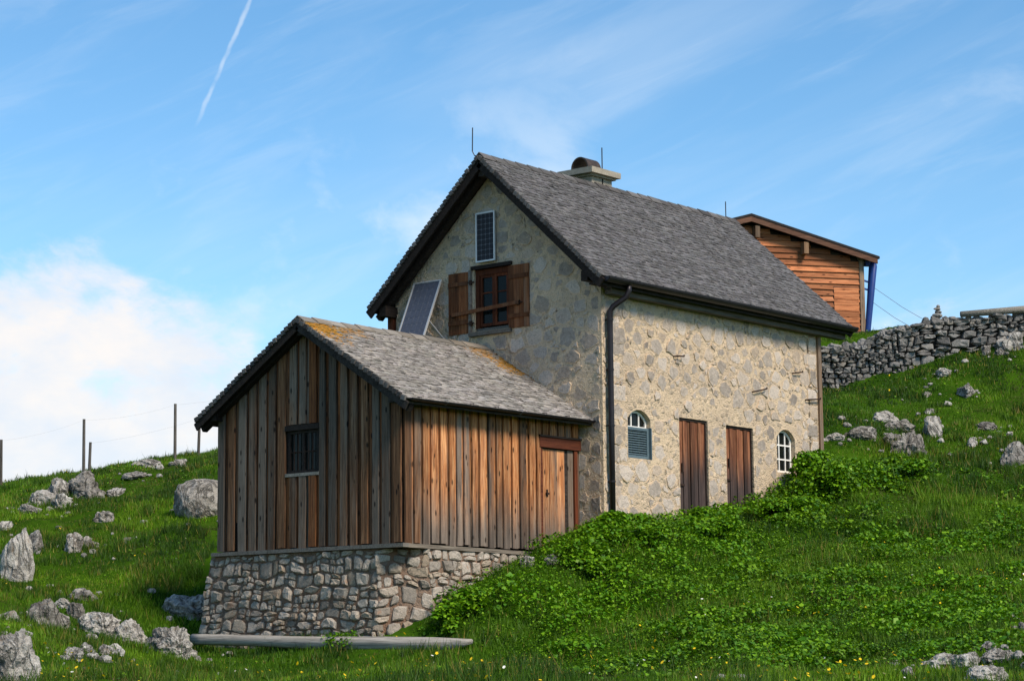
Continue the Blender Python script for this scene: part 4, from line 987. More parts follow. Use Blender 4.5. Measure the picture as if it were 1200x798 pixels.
for k in range(3):
    (x0, y0), (x1, y1) = Pt[k], Pt[k+1]; (u0, v0), (u1, v1) = Pb[k], Pb[k+1]
    w = math.hypot(x1-x0, y1-y0); h = ZT-ZG+.02
    def mp(a, b):
        t = a/w; s = b/h
        return Vector((x0+(x1-x0)*t, y0+(y1-y0)*t, ZT))*s+Vector((u0+(u1-u0)*t, v0+(v1-v0)*t, ZG))*(1-s)
    nn = (mp(w, 0)-mp(0, 0)).cross(mp(0, h)-mp(0, 0)).normalized()
    ra = ((.11, .28, .12, .44) if k == 0 else (.16, .36, .18, .46) if k == 1 else (.11, .25, .13, .40)); xo = .08 if k == 1 else .02
    for pc in courses(w+2*xo, h, *ra, br, .085):
        pc = [(px-xo, py) for px, py in pc]; cx, cy, ar = cen(pc)
        if ar < .003 or (k == 2 and cy < .30*h and cx > 1.2): continue
        q = stone(pc, .005, ((0, 0, 0), (1, 0, 0), (0, 1, 0), (0, 0, 1)), br.uniform(.015, .07)*(1 if ar > .02 else .6), br, 11, br.uniform(.86, 1.0), .04, .16, .30, .72, .62)
        V = [mp(p.x, p.y)+nn*p.z for p in q[0]]
        bitems.append((ar, ([Vector((p.x, p.y, min(p.z, ZT-.003))) for p in V], q[1]), 11))
lay_stones(bitems, M_STONEB, base, br)

# ------------------------------------------------------------------ timber cabin on the slope behind
ca = math.radians(-35)
cb = thing('timber_cabin', 'orange larch-board cabin with dark sloping roof behind the stone house', 'cabin', (21.68, 6.71, 6.85), ca, local=True)
FC = ((0, 0, 0), (1, 0, 0), (0, 0, 1), (0, -1, 0))
HW, PK, PX = 2.12, 3.10, -3.55
sl3 = (PK-HW)/(-PX)
ctop = lambda x: HW+(-x)*sl3 if x > PX else HW+(x-2*PX)*sl3
obj('wall_lining', prism([(2*PX, -.5), (0, -.5), (0, HW-.05), (PX, PK-.05), (2*PX, HW-.05)], FC, -3.5, -.005), W_DARK, cb)
cr = random.Random(5); z = -.02; bh = .172
while z < PK-.1:
    z1 = z+bh; xr = -.06; xl = 2*PX+.1
    if z1 > HW: xr = min(xr, -(z1-HW)/sl3-.02); xl = 2*PX-xr-.0
    if xr-xl > .3:
        o_ = Vector((0, 0, 0)); tilt = .018
        V = [(xl, -.012, z), (xr, -.012, z), (xr, 0, z), (xl, 0, z)]
        xr2 = xr; V = [(xl, -.055, z+.004), (xr, -.055, z+.004), (xr, 0, z+.004), (xl, 0, z+.004), (xl, -.010, z1), (xr2, -.010, z1), (xr2, 0, z1), (xl, 0, z1)]
        obj('board', (V, list(BF)), W_CABIN, cb)
    z = z1
obj('gable_filler', prism([(2*PX+.2, HW-.2), (-.2, HW-.2), (PX, PK-.12)], FC, -.004, .004), W_CABIN, cb)
obj('corner_post', box(-.10, .04, -.07, .06, -.05, HW+.05), W_CORN, cb)
ht = obj('hatch', prism(rect(-.94, -.13, .05, 1.28), FC, .02, .036), W_DARK, cb)
for k in range(7): obj('board', prism(rect(-.92, -.14, .06+k*.172, .06+k*.172+.160), FC, .037, .052+.006*(k % 2)), W_CABIN, ht)
for (q0, q1) in (((.55, HW-.55*sl3+.10), (PX, PK+.10)), ((2*PX-.5, HW-.5*sl3+.10), (PX, PK+.10))):
    pass
for s in (1, -1):
    X = lambda x: x if s > 0 else 2*PX-x
    e = .42
    obj('roof', prism([(X(PX), PK+.09), (X(e), HW-e*sl3+.09), (X(e), HW-e*sl3+.16), (X(PX), PK+.16)], FC, -4.0, .36), M_TAR, cb)
    obj('barge_board', prism([(X(PX), PK-.07), (X(e-.06), HW-(e-.06)*sl3-.07), (X(e-.06), HW-(e-.06)*sl3+.088), (X(PX), PK+.088)], FC, .30, .345), W_BARGE, cb)
for x in (-1.85, -3.35):
    zt = ctop(x)-.12; obj('purlin', box(x-.07, x+.07, -.30, .0, zt-.34, zt), W_CORN, cb)
obj('floor_beam', box(2*PX, .45, -.12, .05, -.22, -.03), W_DARK, cb)
obj('plinth', box(2*PX+.1, -.02, -.04, 3.4, -1.6, -.23), M_MORT, cb)
bp = obj('blue_downpipe', tube([(.36, .03, HW-.10), (.35, -.02, HW-.2), (.22, -.05, .9), (.10, -.07, 0.0), (.08, -.07, -.25)], [.12, .12, .10, .085, .08], 10), M_BLUE, cb, smooth=True)
obj('pipe_elbow', join(box(.12, .40, -.05, .12, HW-.19, HW-.05), tube([(.05, .0, HW-.62), (.30, -.02, HW-.70)], .03, 6), tube([(.04, .0, HW-.86), (.26, -.02, HW-.92)], .03, 6)), M_BLUE, bp)

# overhead wires beside the cabin
cx0 = Vector((21.68, 6.71, 6.85))
for (xa, ya, xb, yb, lab) in ((1024, 337, 1078, 371, 'upper thin wire running down from the timber cabin to the wall'), (1021, 353, 1062, 379, 'lower thin wire running down from the timber cabin to the wall')):
    p, q = pt(xa, ya, 66.2), pt(xb+14, yb+9, 64.5)
    m = (p+q)/2-np.array([0, 0, .05])
    obj('overhead_wire', tube([tuple(p), tuple(m), tuple(q)], .007, 5), M_WIRE, None, label=lab, cat='wire', group='wires by the cabin')

# ------------------------------------------------------------------ dry stone wall on the right
dw = thing('dry_stone_wall', 'grey dry stone wall climbing the slope behind the house', 'stone wall', tuple(pt(1090, 425, 61.4)))
prof = [(925, 466, 404), (960, 460, 405), (985, 455, 404), (1005, 449, 402), (1025, 441, 392), (1045, 434, 384), (1065, 429, 381), (1085, 426, 374), (1105, 420, 371), (1125, 413, 369), (1145, 408, 370), (1170, 400, 368), (1200, 394, 365), (1240, 388, 362), (1330, 376, 352)]
WDp = lambda x: 61.0+(x-960)*.004
DW0 = pt(925, 440, WDp(925)); DW1 = pt(1330, 390, WDp(1330)); wax = Vector((DW1[0]-DW0[0], DW1[1]-DW0[1], 0)); WLN = wax.length; wax.normalize(); wnn = wax.cross(Vector((0, 0, 1)))
zo = pt(925, 470, 61)[2]-.6
xs_ = []
for px, yb, yt in prof:
    p = pt(px, yb, WDp(px)); t = pt(px, yt, WDp(px)); a = (Vector(p)-Vector(DW0)).dot(wax); xs_.append((a, p[2]-zo, t[2]-zo))
DWF = ((DW0[0], DW0[1], zo), tuple(wax), (0, 0, 1), tuple(wnn))
plo = [(a, max(b-.5, 0)) for a, b, t in xs_]+[(a, t-.10) for a, b, t in reversed(xs_)]
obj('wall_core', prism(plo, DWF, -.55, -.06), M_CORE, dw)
def interp(a, k):
    return float(np.interp(a, [q[0] for q in xs_], [q[k] for q in xs_]))
wr = random.Random(31); hmax = max(t for _, _, t in xs_)
big = lambda a: interp(a, 0)
witems = []
for pc in courses(WLN*.31, hmax, .08, .17, .10, .30, wr, .06)+[[(x+WLN*.31, y) for x, y in pc] for pc in courses(WLN*.69, hmax, .11, .30, .14, .52, wr, .07)]:
    cx, cy, ar = cen(pc); lo_, hi_ = interp(cx, 1), interp(cx, 2)
    if ar < .004 or cy < lo_-.12 or cy > hi_-.03: continue
    witems.append((ar, stone(pc, .004, DWF, wr.uniform(.02, .17), wr, 10, wr.uniform(.92, 1.04), .14, .12, .10, .74, .72), 10))
lay_stones(witems, M_STONED, dw, wr)
a = .1; i = 0
while a < WLN-.1:
    w2 = wr.uniform(.10, .40); h2 = wr.uniform(.05, .19); z = interp(a+w2/2, 2)-.08
    c = Vector(DWF[0])+wax*(a+w2/2)-wnn*wr.uniform(.0, .2); V, F = rock_mesh(w2*.62, .2, h2, 300+i, 3, 9, .6, .9)
    obj('cap_stone', ([(c.x+p[0]*wax.x-p[1]*wnn.x, c.y+p[0]*wax.y-p[1]*wnn.y, c.z+z+p[2]) for p in V], F), M_STONED, dw, tone=[wr.random()]*len(V))
    a += w2*.8; i += 1
# small cairn on top of the wall
cq = Vector(DWF[0])+wax*interp(0, 0); ac = (Vector(pt(1103, 372, WDp(1103)))-Vector(DW0)).dot(wax); cz = interp(ac, 2)+.03; cp = Vector(DWF[0])+wax*ac-wnn*.12
cairn = thing('cairn', 'small cairn of flat stones stacked on the dry stone wall', 'cairn', (cp.x, cp.y, zo+cz))
zz = zo+cz-.02
for k, (rx, rz_) in enumerate(((.18, .08), (.12, .06), (.12, .045), (.07, .05))):
    V, F = rock_mesh(rx, rx*.8, rz_, 400+k, 2, 6, .4); obj('stone', ([(cp.x+p[0]+wr.uniform(-.002, .002)+(k % 2-.5)*.05, cp.y+p[1], zz+rz_*.8+p[2]) for p in V], F), M_STONED, cairn, tone=[wr.random()]*len(V)); zz += rz_*1.5
# timber rail lying behind the wall top
p, q = pt(1126, 368.5, 61.75), pt(1262, 358.5, 62.2)
obj('timber_rail', tube([tuple(p), tuple((p+q)/2+np.array([0, 0, .01])), tuple(q)], [.085, .10, .11], 10), W_LOG, None, smooth=True, label='long grey timber pole resting on top of the dry stone wall', cat='pole')

# ------------------------------------------------------------------ fallen log before the base
p, q = pt(226, 749, 42.4), pt(553, 757, 38.9)
LN = 24; V, F = [], []; P, Q_ = Vector(p), Vector(q); t = (Q_-P).normalized(); su = t.cross(Vector((0, 0, 1))).normalized(); uu = su.cross(t)
for i in range(LN+1):
    f = i/LN; c = P.lerp(Q_, f); r = .095+.045*f; tp_ = max(0, (f-.90)/.10); r *= 1-.72*tp_; c = c+Vector((0, 0, .085*tp_))
    for k in range(14):
        an = 2*math.pi*k/14; rr = r*(1+.22*mnoise.noise(Vector((math.cos(an)*1.4, math.sin(an)*1.4, f*3)))+.10*mnoise.noise(Vector((math.cos(an)*5, math.sin(an)*5, f*2))))
        sh = 0
        V.append(c+su*(rr*math.cos(an))+uu*(rr*math.sin(an)*1.0)+t*sh)
for i in range(LN):
    for k in range(14): F.append((i*14+k, i*14+(k+1) % 14, (i+1)*14+(k+1) % 14, (i+1)*14+k))
F += [tuple(range(14)), tuple(range(LN*14+13, LN*14-1, -1))]
log = thing('fallen_log', 'long bleached grey log lying in the grass before the stone base', 'log', tuple((P+Q_)/2-Vector((0, 0, .13))), math.atan2(t.y, t.x), local=True)
iv = Matrix.Translation(log.location) @ Matrix.Rotation(math.atan2(t.y, t.x), 4, 'Z'); iv.invert()
obj('trunk', ([iv @ v for v in V], F), W_LOG, log, smooth=True)
obj('branch_stub', tube([iv @ (P.lerp(Q_, .62)+uu*.08), iv @ (P.lerp(Q_, .615)+uu*.17+su*.03)], [.03, .018], 7), W_LOG, log)

# ------------------------------------------------------------------ fence posts and wires on the left skyline
posts = [(1, 575, 515, 60.6, 'lone thin fence post at the left edge of the skyline'), (98, 556, 491, 61.6, 'taller of the paired fence posts behind the skyline rocks'),
         (104, 556, 518, 63.0, 'shorter leaning fence post just right of the tall paired post'), (205, 540, 473, 62.4, 'tall fence post standing on the crest near the shed'),
         (232, 536, 489, 63.5, 'short fence post on the crest next to the shed roof tip')]
tops = []
for (x, yb, yt, d, lab) in posts:
    b, tp = pt(x, yb+4, d), pt(x+(2 if x in (104, 232) else 0.5), yt, d)
    b[2] = min(b[2], gz(b[0], b[1]))-.25
    pz = obj('fence_post', tube([tuple(b), tuple((b+tp)/2), tuple(tp)], [.045, .042, .038], 8), W_POST, None, label=lab, cat='fence post', group='thin fence posts on the left crest')
    tops.append(tp)
def wire(a, b, sag, lab):
    P = [tuple(a*(1-t)+b*t-np.array([0, 0, sag*4*t*(1-t)])) for t in np.linspace(0, 1, 9)]
    obj('fence_wire', tube(P, .0025, 4), M_WIREL, None, label=lab, cat='wire', group='fence wires against the sky')
z_ = np.array([0, 0, -.03])
wire(tops[0]+z_, tops[1]+z_, .08, 'thin fence wire from the edge post to the tall paired post')
wire(tops[1]+z_, tops[3]+z_, .10, 'thin fence wire from the tall paired post to the crest post')
wire(tops[2]+z_, tops[4]+z_, .08, 'thin fence wire from the leaning post to the post by the shed')
wire(tops[3]+z_, pt(330, 452, 62.8), .08, 'thin fence wire from the crest post passing behind the shed')

# ------------------------------------------------------------------ boulders
# (centre x, foot y, width px, height px, style, label)
GL, GRR = 'limestone boulders on the left slope', 'limestone boulders on the right slope'
rocks = [
 (233, 606, 50, 44, 'round', 'big rounded grey boulder on the slope beside the shed wall', GL),
 (95, 586, 38, 34, 'jag', 'tallest rock of the outcrop below the paired fence posts', GL),
 (67, 586, 24, 26, 'jag', 'pointed rock just left of the tallest one in the skyline outcrop', GL),
 (69, 599, 26, 20, 'jag', 'low front rock of the skyline outcrop', GL),
 (49, 595, 28, 20, 'jag', 'blocky rock at the left of the skyline outcrop', GL),
 (31, 604, 27, 12, 'slab', 'flat pale slab left below the skyline outcrop', GL),
 (156, 563, 30, 10, 'slab', 'broken flat rock just below the skyline crest', GL),
 (172, 549, 28, 10, 'slab', 'flat rock sitting right on the skyline crest', GL),
 (210, 548, 13, 9, 'jag', 'small rock on the crest by the tall fence post', GL),
 (134, 585, 22, 13, 'slab', 'slanting pale slab right of the skyline outcrop', GL),
 (120, 615, 21, 15, 'jag', 'lone squat rock in mid slope left of the big rounded boulder', GL),
 (84, 650, 19, 25, 'jag', 'upright half of the paired rocks in mid slope', GL),
 (99, 645, 18, 16, 'jag', 'lower half of the paired rocks in mid slope', GL),
 (17, 683, 34, 64, 'tall', 'tall upright pillar-like rock at the left edge', GL),
 (40, 650, 20, 28, 'tall', 'shorter upright rock leaning against the left pillar-like rock', GL),
 (5, 623, 16, 11, 'slab', 'low rock at the left edge above the pillar-like rock', GL),
 (151, 637, 13, 6, 'slab', 'small white stone in a bare patch of mid slope', GL),
 (47, 736, 32, 34, 'jag', 'biggest rock of the jagged group above the left foreground boulder', GL),
 (72, 713, 17, 11, 'jag', 'upper rock of the jagged group at lower left', GL),
 (64, 737, 26, 20, 'jag', 'front rock of the jagged group at lower left', GL),
 (87, 726, 18, 19, 'jag', 'right slanting rock of the jagged group at lower left', GL),
 (95, 705, 31, 15, 'slab', 'broad low rock above the jagged group at lower left', GL),
 (112, 745, 43, 27, 'jag', 'pale jagged boulder left in the row leading to the log', GL),
 (147, 756, 41, 30, 'jag', 'pale overhanging boulder in the middle of the row leading to the log', GL),
 (195, 769, 46, 34, 'jag', 'pinkish grey boulder at the left end of the log', GL),
 (219, 727, 50, 30, 'jag', 'dark shaded rock at the left foot of the stone base', GL),
 (10, 731, 26, 14, 'slab', 'low rock at the left edge above the foreground boulder', GL),
 (14, 806, 60, 68, 'jag', 'largest foreground boulder in the bottom left corner', GL),
 (84, 774, 22, 15, 'jag', 'left of the two small stones below the pale boulders', GL),
 (100, 767, 18, 13, 'jag', 'right of the two small stones below the pale boulders', GL),
 (121, 769, 12, 13, 'jag', 'small rounded stone between the pale boulders and the bottom edge', GL),
 (25, 750, 22, 11, 'slab', 'flat stone behind the largest foreground boulder', GL),
 (1064, 534, 40, 29, 'stri', 'largest grooved boulder of the outcrop right of the house', GRR),
 (1095, 515, 22, 27, 'stri', 'tilted grooved rock right of the largest grooved boulder', GRR),
 (1055, 508, 32, 15, 'jag', 'low rock right behind the largest grooved boulder', GRR),
 (1014, 517, 33, 17, 'stri', 'long low grooved rock near the house corner', GRR),
 (1040, 497, 28, 15, 'jag', 'uppermost rock of the outcrop right of the house', GRR),
 (980, 518, 21, 10, 'slab', 'low rock closest to the rear corner of the house', GRR),
 (1157, 507, 26, 12, 'slab', 'flat isolated slab in the right meadow', GRR),
 (1192, 546, 34, 29, 'jag', 'jagged rock cut by the right edge of the meadow', GRR),
 (1134, 467, 20, 17, 'jag', 'pointed pale rock in the upper right meadow', GRR),
 (1086, 468, 10, 8, 'jag', 'small pale stone in the upper right meadow', GRR),
 (1107, 443, 16, 11, 'jag', 'pale stone lying just below the dry stone wall', GRR),
 (1187, 413, 27, 24, 'jag', 'whitish boulder against the right end of the dry stone wall', GRR),
 (1156, 419, 13, 13, 'jag', 'small stone left of the whitish boulder by the wall', GRR),
 (1172, 419, 12, 10, 'jag', 'small white stone tucked under the whitish boulder by the wall', GRR),
 (1091, 487, 13, 7, 'slab', 'small flat stone above the tilted grooved rock', GRR),
 (1047, 523, 17, 15, 'jag', 'dark small rock left of the largest grooved boulder', GRR),
 (1142, 526, 12, 12, 'jag', 'small grey rock in the grass below the flat slab', GRR),
 (1104, 786, 46, 20, 'jag', 'left rock of the outcrop in the bottom right corner', GRR),
 (1136, 784, 32, 17, 'jag', 'middle rock of the outcrop in the bottom right corner', GRR),
 (1170, 778, 40, 17, 'jag', 'right rock of the outcrop in the bottom right corner', GRR),
 (1160, 803, 46, 22, 'jag', 'front slanting rock of the outcrop in the bottom right corner', GRR),
 (1158, 764, 17, 10, 'slab', 'small rear stone of the outcrop in the bottom right corner', GRR),
 (1199, 741, 12, 11, 'jag', 'small rock at the right edge above the corner outcrop', GRR),
 (618, 666, 18, 14, 'jag', 'left of two small stones below the shed door', 'stones below the shed door'),
 (645, 663, 16, 13, 'jag', 'right of two small stones below the shed door', 'stones below the shed door'),
 (590, 661, 26, 13, 'slab', 'flat stone at the upper end of the stone base', 'stones below the shed door'),
 (846, 800, 15, 9, 'round', 'left of two white stones at the bottom edge', 'white stones at the bottom edge'),
 (868, 800, 16, 9, 'round', 'right of two white stones at the bottom edge', 'white stones at the bottom edge'),
]
ROCKXY = []
for i, (x, yb, wp, hp, sty, lab, grp) in enumerate(rocks):
    P, d = hit(x, yb-2); wm, hm = wp/FPX*d, hp/FPX*d*1.0
    sub = 5 if wp > 34 else 4
    kw = dict(jag=dict(cuts=11, rough=.62, sharp=.85), round=dict(cuts=6, rough=.24, sharp=.5), slab=dict(cuts=8, rough=.55, sharp=.8), tall=dict(cuts=10, rough=.42, sharp=.8, stri=.25), stri=dict(cuts=10, rough=.45, sharp=.85, stri=.4))[sty]
    up = .62 if sty != 'slab' else .55
    dz = hm*up; V, F = rock_mesh(wm*.64, wm*.58, dz, 50+i*7, sub, **kw)
    ztop = max(p[2] for p in V); zs = hm/(ztop+dz*.42); 
    ang = math.atan2(R0[1], R0[0])+R_.uniform(-.25, .25); ca_, sa_ = math.cos(ang), math.sin(ang)
    c = P+np.array([F0[0], F0[1], 0])*wm*.25
    base_z = min(gz(P[0], P[1]), P[2])
    V = [(c[0]+p[0]*ca_-p[1]*sa_, c[1]+p[0]*sa_+p[1]*ca_, base_z+hm-(ztop-p[2])*max(zs, .6)) for p in V]
    obj('boulder' if wp >= 14 else 'stone', (V, F), M_LIME, None, smooth=False, label=lab, cat='rock', group=grp)
    ROCKXY.append((c[0], c[1], wm*.5))

V_, F_ = [], []; sr_ = random.Random(77); protos = [rock_mesh(1, .9, .7, 700+k, 2, 8, .6, .9) for k in range(6)]
for k in range(260):
    rx, ry, rr = ROCKXY[sr_.randrange(55)]; a = sr_.uniform(0, 6.28); q = rr+abs(sr_.gauss(0, .7)); x_, y_ = rx+math.cos(a)*q, ry+math.sin(a)*q
    if -5.6 < x_ < 8.3 and -.2 < y_ < 6: continue
    sz = .04+.10*sr_.random()**2.2; V0, F0_ = protos[k % 6]; b = len(V_); ca_, sa_ = math.cos(a*3), math.sin(a*3); zg = gz(x_, y_)
    V_ += [(x_+(p[0]*ca_-p[1]*sa_)*sz, y_+(p[0]*sa_+p[1]*ca_)*sz, zg+sz*.35+p[2]*sz) for p in V0]; F_ += [tuple(i+b for i in f) for f in F0_]
obj('scattered_rubble', (V_, F_), M_LIME, None, kind='stuff', label='small pale rubble scattered around the boulders in the grass', cat='rubble')

# ------------------------------------------------------------------ vegetation
ROCK = np.array(ROCKXY)
def in_house(x, y):
    m = ((x > -.1) & (x < L+.15) & (y > -.03) & (y < Wd)) | ((x > -S-.12) & (x < .1) & (y > V1-.16) & (y < V2+.2))
    return m
def sample(n, rs, dens=None, dlo=23, dhi=72):
    d = dlo+(dhi-dlo)*rs.rand(n)**1.0; wv = .245*d+6.5
    keep = rs.rand(n) < wv/(.245*dhi+6.5)
    d = d[keep]; wv = wv[keep]; s = (rs.rand(len(d))*2-1)*wv
    x, y = world_xy(s, d); m = ~in_house(x, y)
    # hidden ground behind the house and wall needs no blades
    m &= ~((x > -S) & (y > 7.5) & (s > -6.5) & (s < 4.5) & (d < 60))
    m &= ~((x > 8.3) & (y > 6) & (s < 7) & (s > -6))
    for rx, ry, rr in ROCKXY: m &= (x-rx)**2+(y-ry)**2 > (rr*.46)**2
    s, d, x, y = s[m], d[m], x[m], y[m]
    if dens is not None:
        k = rs.rand(len(s)) < dens(s, d, x, y); s, d, x, y = s[k], d[k], x[k], y[k]
    return s, d, x, y
def leafy(s, d, x, y):
    """0..1: where broad leaves crowd out the grass (manured ground below the house)"""
    reg = ss(s, -7.5, -2.5)*(1-ss(s, 6.5, 10.0))*ss(d, 32, 36)*(1-ss(d, 45.5, 49))
    near = np.exp(-((np.maximum(-y, 0)/1.6)**2))*ss(x, -6, -4)*(1-ss(x, 8, 10))
    rt = ss(s, 6, 8)*ss(d, 37, 40)*(1-ss(d, 49, 53))*.55
    base = np.maximum(np.maximum(reg, near*(y < 1)), rt)
    base = base*(1-.9*ss(-x, 4.6, 5.6)*ss(y, -2.5, -1.2))
    return np.clip(base*1.35-.25+(fbm(s*.55+8, d*.55+3, 4)-.5)*2.2*base, 0, 1)
G1, G2, G3, G4 = [np.array(lin(*c)) for c in ((56, 92, 8), (100, 134, 16), (30, 58, 8), (126, 116, 52))]
rs = np.random.RandomState(5)
s, d, x, y = sample(1300000, rs, lambda s, d, x, y: np.clip(1.0-.45*leafy(s, d, x, y), 0, 1))
n = len(s); z = ground(s, d)
tall = fbm(s*.8+50, d*.8+20, 3); pat = fbm(s*.28+11, d*.28+90, 4); 
tuft = ss(fbm(s*2.3+9, d*2.3+14, 2), .55, .75); bare = ss(fbm(s*.75+91, d*.75+33, 3), .64, .72)
hgt = (.04+.12*np.clip((tall-.3)*2.2, 0, 1.3)+.10*tuft)*(1-.7*bare)*rs.uniform(.6, 1.4, n)*(1-.35*ss(d, 50, 62))
hgt *= np.where(rs.rand(n) < .02, 1.9, 1)
az = rs.rand(n)*6.283; wd = rs.uniform(.006, .013, n)*(1+.5*ss(d, 45, 62)); lean = rs.uniform(.1, .7, n)*hgt; la = rs.rand(n)*6.283
bx, by = np.cos(az)*wd, np.sin(az)*wd
Vv = np.empty((n, 3, 3), np.float32)
Vv[:, 0] = np.stack([x-bx, y-by, z-.02], -1); Vv[:, 1] = np.stack([x+bx, y+by, z-.02], -1); Vv[:, 2] = np.stack([x+np.cos(la)*lean, y+np.sin(la)*lean, z+hgt], -1)
t1 = np.clip((pat-.32)*2.6, 0, 1)[:, None]; mixc = G1*(1-t1)+G2*t1
dk = np.maximum(ss(fbm(s*.7+31, d*.7+4, 4), .52, .66)*.75, tuft*.7)[:, None]; mixc = mixc*(1-dk)+G3*dk
dry = (rs.rand(n) < .05+.10*ss(fbm(s*.5+77, d*.5, 3), .5, .7))[:, None]; mixc = np.where(dry, G4, mixc); G5 = np.array(lin(74, 66, 34)); mixc = mixc*(1-.6*bare[:, None])+G5*.6*bare[:, None]
mixc = mixc*rs.uniform(.65, 1.35, (n, 1))
Cc = np.repeat(mixc[:, None, :], 3, 1)
np_mesh('grass', Vv.reshape(-1, 3), np.arange(n*3).reshape(-1, 3), M_GRASS, Cc.reshape(-1, 3), kind='stuff', label='short and tall meadow grass covering the whole slope', cat='grass')
def leaves(P, size, rs, colr, tilt=.75):
    """folded pointed leaves: 6 vertices, 4 triangles each"""
    n = len(P); a = rs.rand(n)*6.283; tl = rs.rand(n)**.8*tilt*1.3-.15; rl = rs.normal(0, .35, n)
    dx = np.stack([np.cos(a)*np.cos(tl), np.sin(a)*np.cos(tl), -np.sin(tl)], -1)
    sx = np.stack([-np.sin(a), np.cos(a), np.zeros(n)], -1); up = np.cross(dx, sx)
    sx = sx*np.cos(rl)[:, None]+up*np.sin(rl)[:, None]; up = np.cross(dx, sx)
    L_ = size[:, None]; W_ = L_*rs.uniform(.32, .5, (n, 1))
    V = np.stack([P, P+dx*L_*.45+sx*W_+up*L_*.10, P+dx*L_*.5+up*L_*.02, P+dx*L_*.45-sx*W_+up*L_*.10, P+dx*L_*1.0-up*L_*.12], 1)
    b = np.arange(n)[:, None]*5
    T = np.concatenate([b+np.array([0, 1, 2]), b+np.array([0, 2, 3]), b+np.array([1, 4, 2]), b+np.array([2, 4, 3])], 0)
    return V.reshape(-1, 3), T, np.repeat(colr, 5, 0)
K1, K2, K3 = [np.array(lin(*c)) for c in ((66, 114, 8), (128, 168, 22), (32, 68, 7))]
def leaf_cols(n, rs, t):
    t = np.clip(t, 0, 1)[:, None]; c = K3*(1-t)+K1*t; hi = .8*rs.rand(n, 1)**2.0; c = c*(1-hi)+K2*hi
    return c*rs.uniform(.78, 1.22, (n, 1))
s, d, x, y = sample(2000000, rs, lambda s, d, x, y: np.minimum(leafy(s, d, x, y)*1.1, .9))
n = len(s); cl_ = ss(fbm(s*1.1+5, d*1.1+60, 3), .35, .68); hh = (.06+.20*cl_+.10*np.exp(-(np.maximum(-y, 0)/1.3)**2)*(x > -5)*(x < 9.5))*np.clip(leafy(s, d, x, y)*1.4, .25, 1); up = rs.rand(n)**.4
V, T, C = leaves(np.stack([x, y, ground(s, d)+hh*up], -1), rs.uniform(.022, .070, n)*(.7+.7*cl_)*np.where(rs.rand(n) < .06, 1.7, 1), rs, leaf_cols(n, rs, fbm(s*.6, d*.6+44, 3)*1.6-.5+cl_*.5))
np_mesh('broadleaf_ground_cover', V, T, M_LEAF, C, kind='stuff', label='bright broad-leaved dock and nettle cover on the slope below the house', cat='ground cover')
# scattered low leaves over the rest of the meadow
s, d, x, y = sample(70000, rs, lambda s, d, x, y: .6*(1-leafy(s, d, x, y))*ss(fbm(s*.4+3, d*.4+7, 3), .4, .6))
n = len(s); V, T, C = leaves(np.stack([x, y, ground(s, d)+rs.rand(n)*.10], -1), rs.uniform(.04, .09, n), rs, leaf_cols(n, rs, rs.rand(n)))
np_mesh('meadow_herbs', V, T, M_LEAF, C, kind='stuff', label='small broad leaves scattered through the meadow grass', cat='herbs')
# leafy mounds against the walls
def mound(name, label, cx, cy, rx, ry, h, n, seed, sz=(.045, .115)):
    r = np.random.RandomState(seed); k = 13
    cc = np.stack([r.uniform(-.8, .8, k)*rx, r.uniform(-.7, .7, k)*ry, r.uniform(.12, .85, k)*h], -1); rad = r.uniform(.16, .42, k)
    which = r.randint(0, k, n); v = r.normal(size=(n, 3)); v /= np.linalg.norm(v, axis=1, keepdims=True); v *= (r.rand(n, 1)**.35)
    P = cc[which]+v*np.stack([rad[which]*rx*1.2, rad[which]*ry*1.2, rad[which]*h*.9], -1)
    x, y = cx+P[:, 0], cy+P[:, 1]; q = sd(np.stack([x, y], -1)); g0 = ground(q[:, 0], q[:, 1])
    m = ~in_house(x, y) & (P[:, 2] > 0) ; x, y, z = x[m], y[m], (g0+P[:, 2])[m]; n = len(x)
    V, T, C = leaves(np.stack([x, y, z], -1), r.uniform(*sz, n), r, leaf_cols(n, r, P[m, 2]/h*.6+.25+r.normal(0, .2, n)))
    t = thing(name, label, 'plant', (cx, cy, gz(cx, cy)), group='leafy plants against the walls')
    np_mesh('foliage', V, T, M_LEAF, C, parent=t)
    for j in range(5):
        a = r.rand()*6.28; bx, by = cx+math.cos(a)*rx*.3, cy+math.sin(a)*ry*.3; tx, ty_, tz = cc[j]
        obj('stem', tube([(bx, by, gz(bx, by)-.05), ((bx+cx+tx)/2, (by+cy+ty_)/2, gz(bx, by)+tz*.5), (cx+tx, cy+ty_, gz(cx+tx, cy+ty_)+tz)], [.012, .009, .005], 5), M_STEM, t)
M_STEM = plain('green_stem', lin(78, 108, 40), .7)
mound('leafy_plant', 'dense leafy mound in front of the shed door', -.85, -.60, 1.2, .95, .42, 8000, 61)
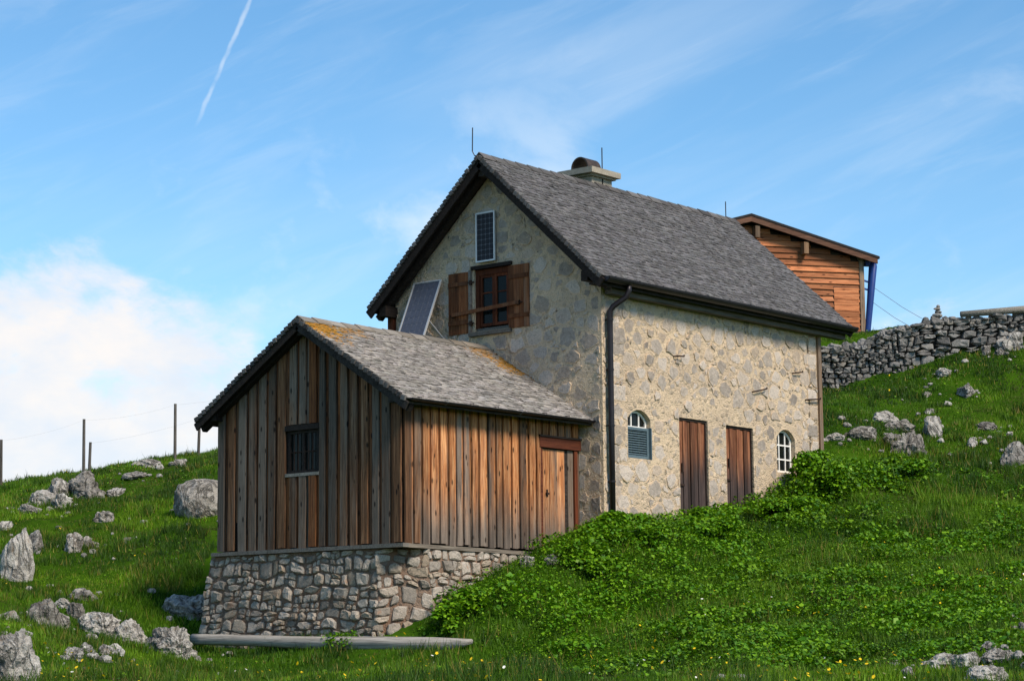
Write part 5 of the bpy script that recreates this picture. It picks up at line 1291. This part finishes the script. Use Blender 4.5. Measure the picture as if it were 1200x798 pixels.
mound('leafy_plant', 'leafy mound at the foot of the stone wall right of the downpipe', 1.7, -.8, 1.2, .7, .36, 5500, 62)
mound('leafy_plant', 'leafy plant growing up before the first plank door', 2.9, -.8, 1.1, .7, .42, 5000, 63)
mound('leafy_plant', 'leafy plants below the second plank door', 4.9, -1.0, 1.4, .8, .42, 6500, 64)
mound('leafy_plant', 'tall leafy clump half hiding the white arched window', 7.1, -.85, 1.15, .8, .85, 9500, 65)
mound('leafy_plant', 'broad leafy clump at the rear corner of the house', 8.7, -1.2, 1.4, 1.2, .42, 8000, 66)
mound('leafy_plant', 'low leafy clump at the corner of the stone base', -4.75, -.15, .6, .45, .5, 2000, 67)
mound('leafy_plant', 'small leafy tuft at the foot of the stone base behind the log', -5.75, 1.7, .22, .5, .26, 600, 68, (.04, .08))
# yellow flowers
def fdens(s, d, x, y):
    return .006+.9*(1-ss(d, 38, 42))*ss(fbm(s*.5+21, d*.8+2, 3), .5, .66)+.10*ss(fbm(s*.4+61, d*.4+2, 3), .55, .7)
s, d, x, y = sample(26000, rs, fdens)
n = len(s); P = np.stack([x, y, ground(s, d)+rs.uniform(.07, .2, n)], -1); r_ = rs.uniform(.012, .026, n)
ang = np.arange(5)*2*math.pi/5; tx = rs.normal(0, .5, (n, 1)); ty2 = rs.normal(0, .5, (n, 1))
ox = np.cos(ang)[None]*r_[:, None]; oy = np.sin(ang)[None]*r_[:, None]
ringv = np.stack([P[:, None, 0]+ox, P[:, None, 1]+oy, P[:, None, 2]+ox*tx+oy*ty2+r_[:, None]*.3], -1)
V = np.concatenate([P[:, None, :], ringv], 1); b = np.arange(n)[:, None]*6
T = np.concatenate([b+np.array([0, 1+k, 1+(k+1) % 5]) for k in range(5)], 0)
fc = np.where(rs.rand(n, 1) < .85, np.array(lin(232, 196, 30)), np.array(lin(236, 232, 220)))
np_mesh('wild_flowers', V.reshape(-1, 3), T, M_PETAL, np.repeat(fc, 6, 0), kind='stuff', label='tiny yellow and white flowers scattered in the meadow', cat='flowers')
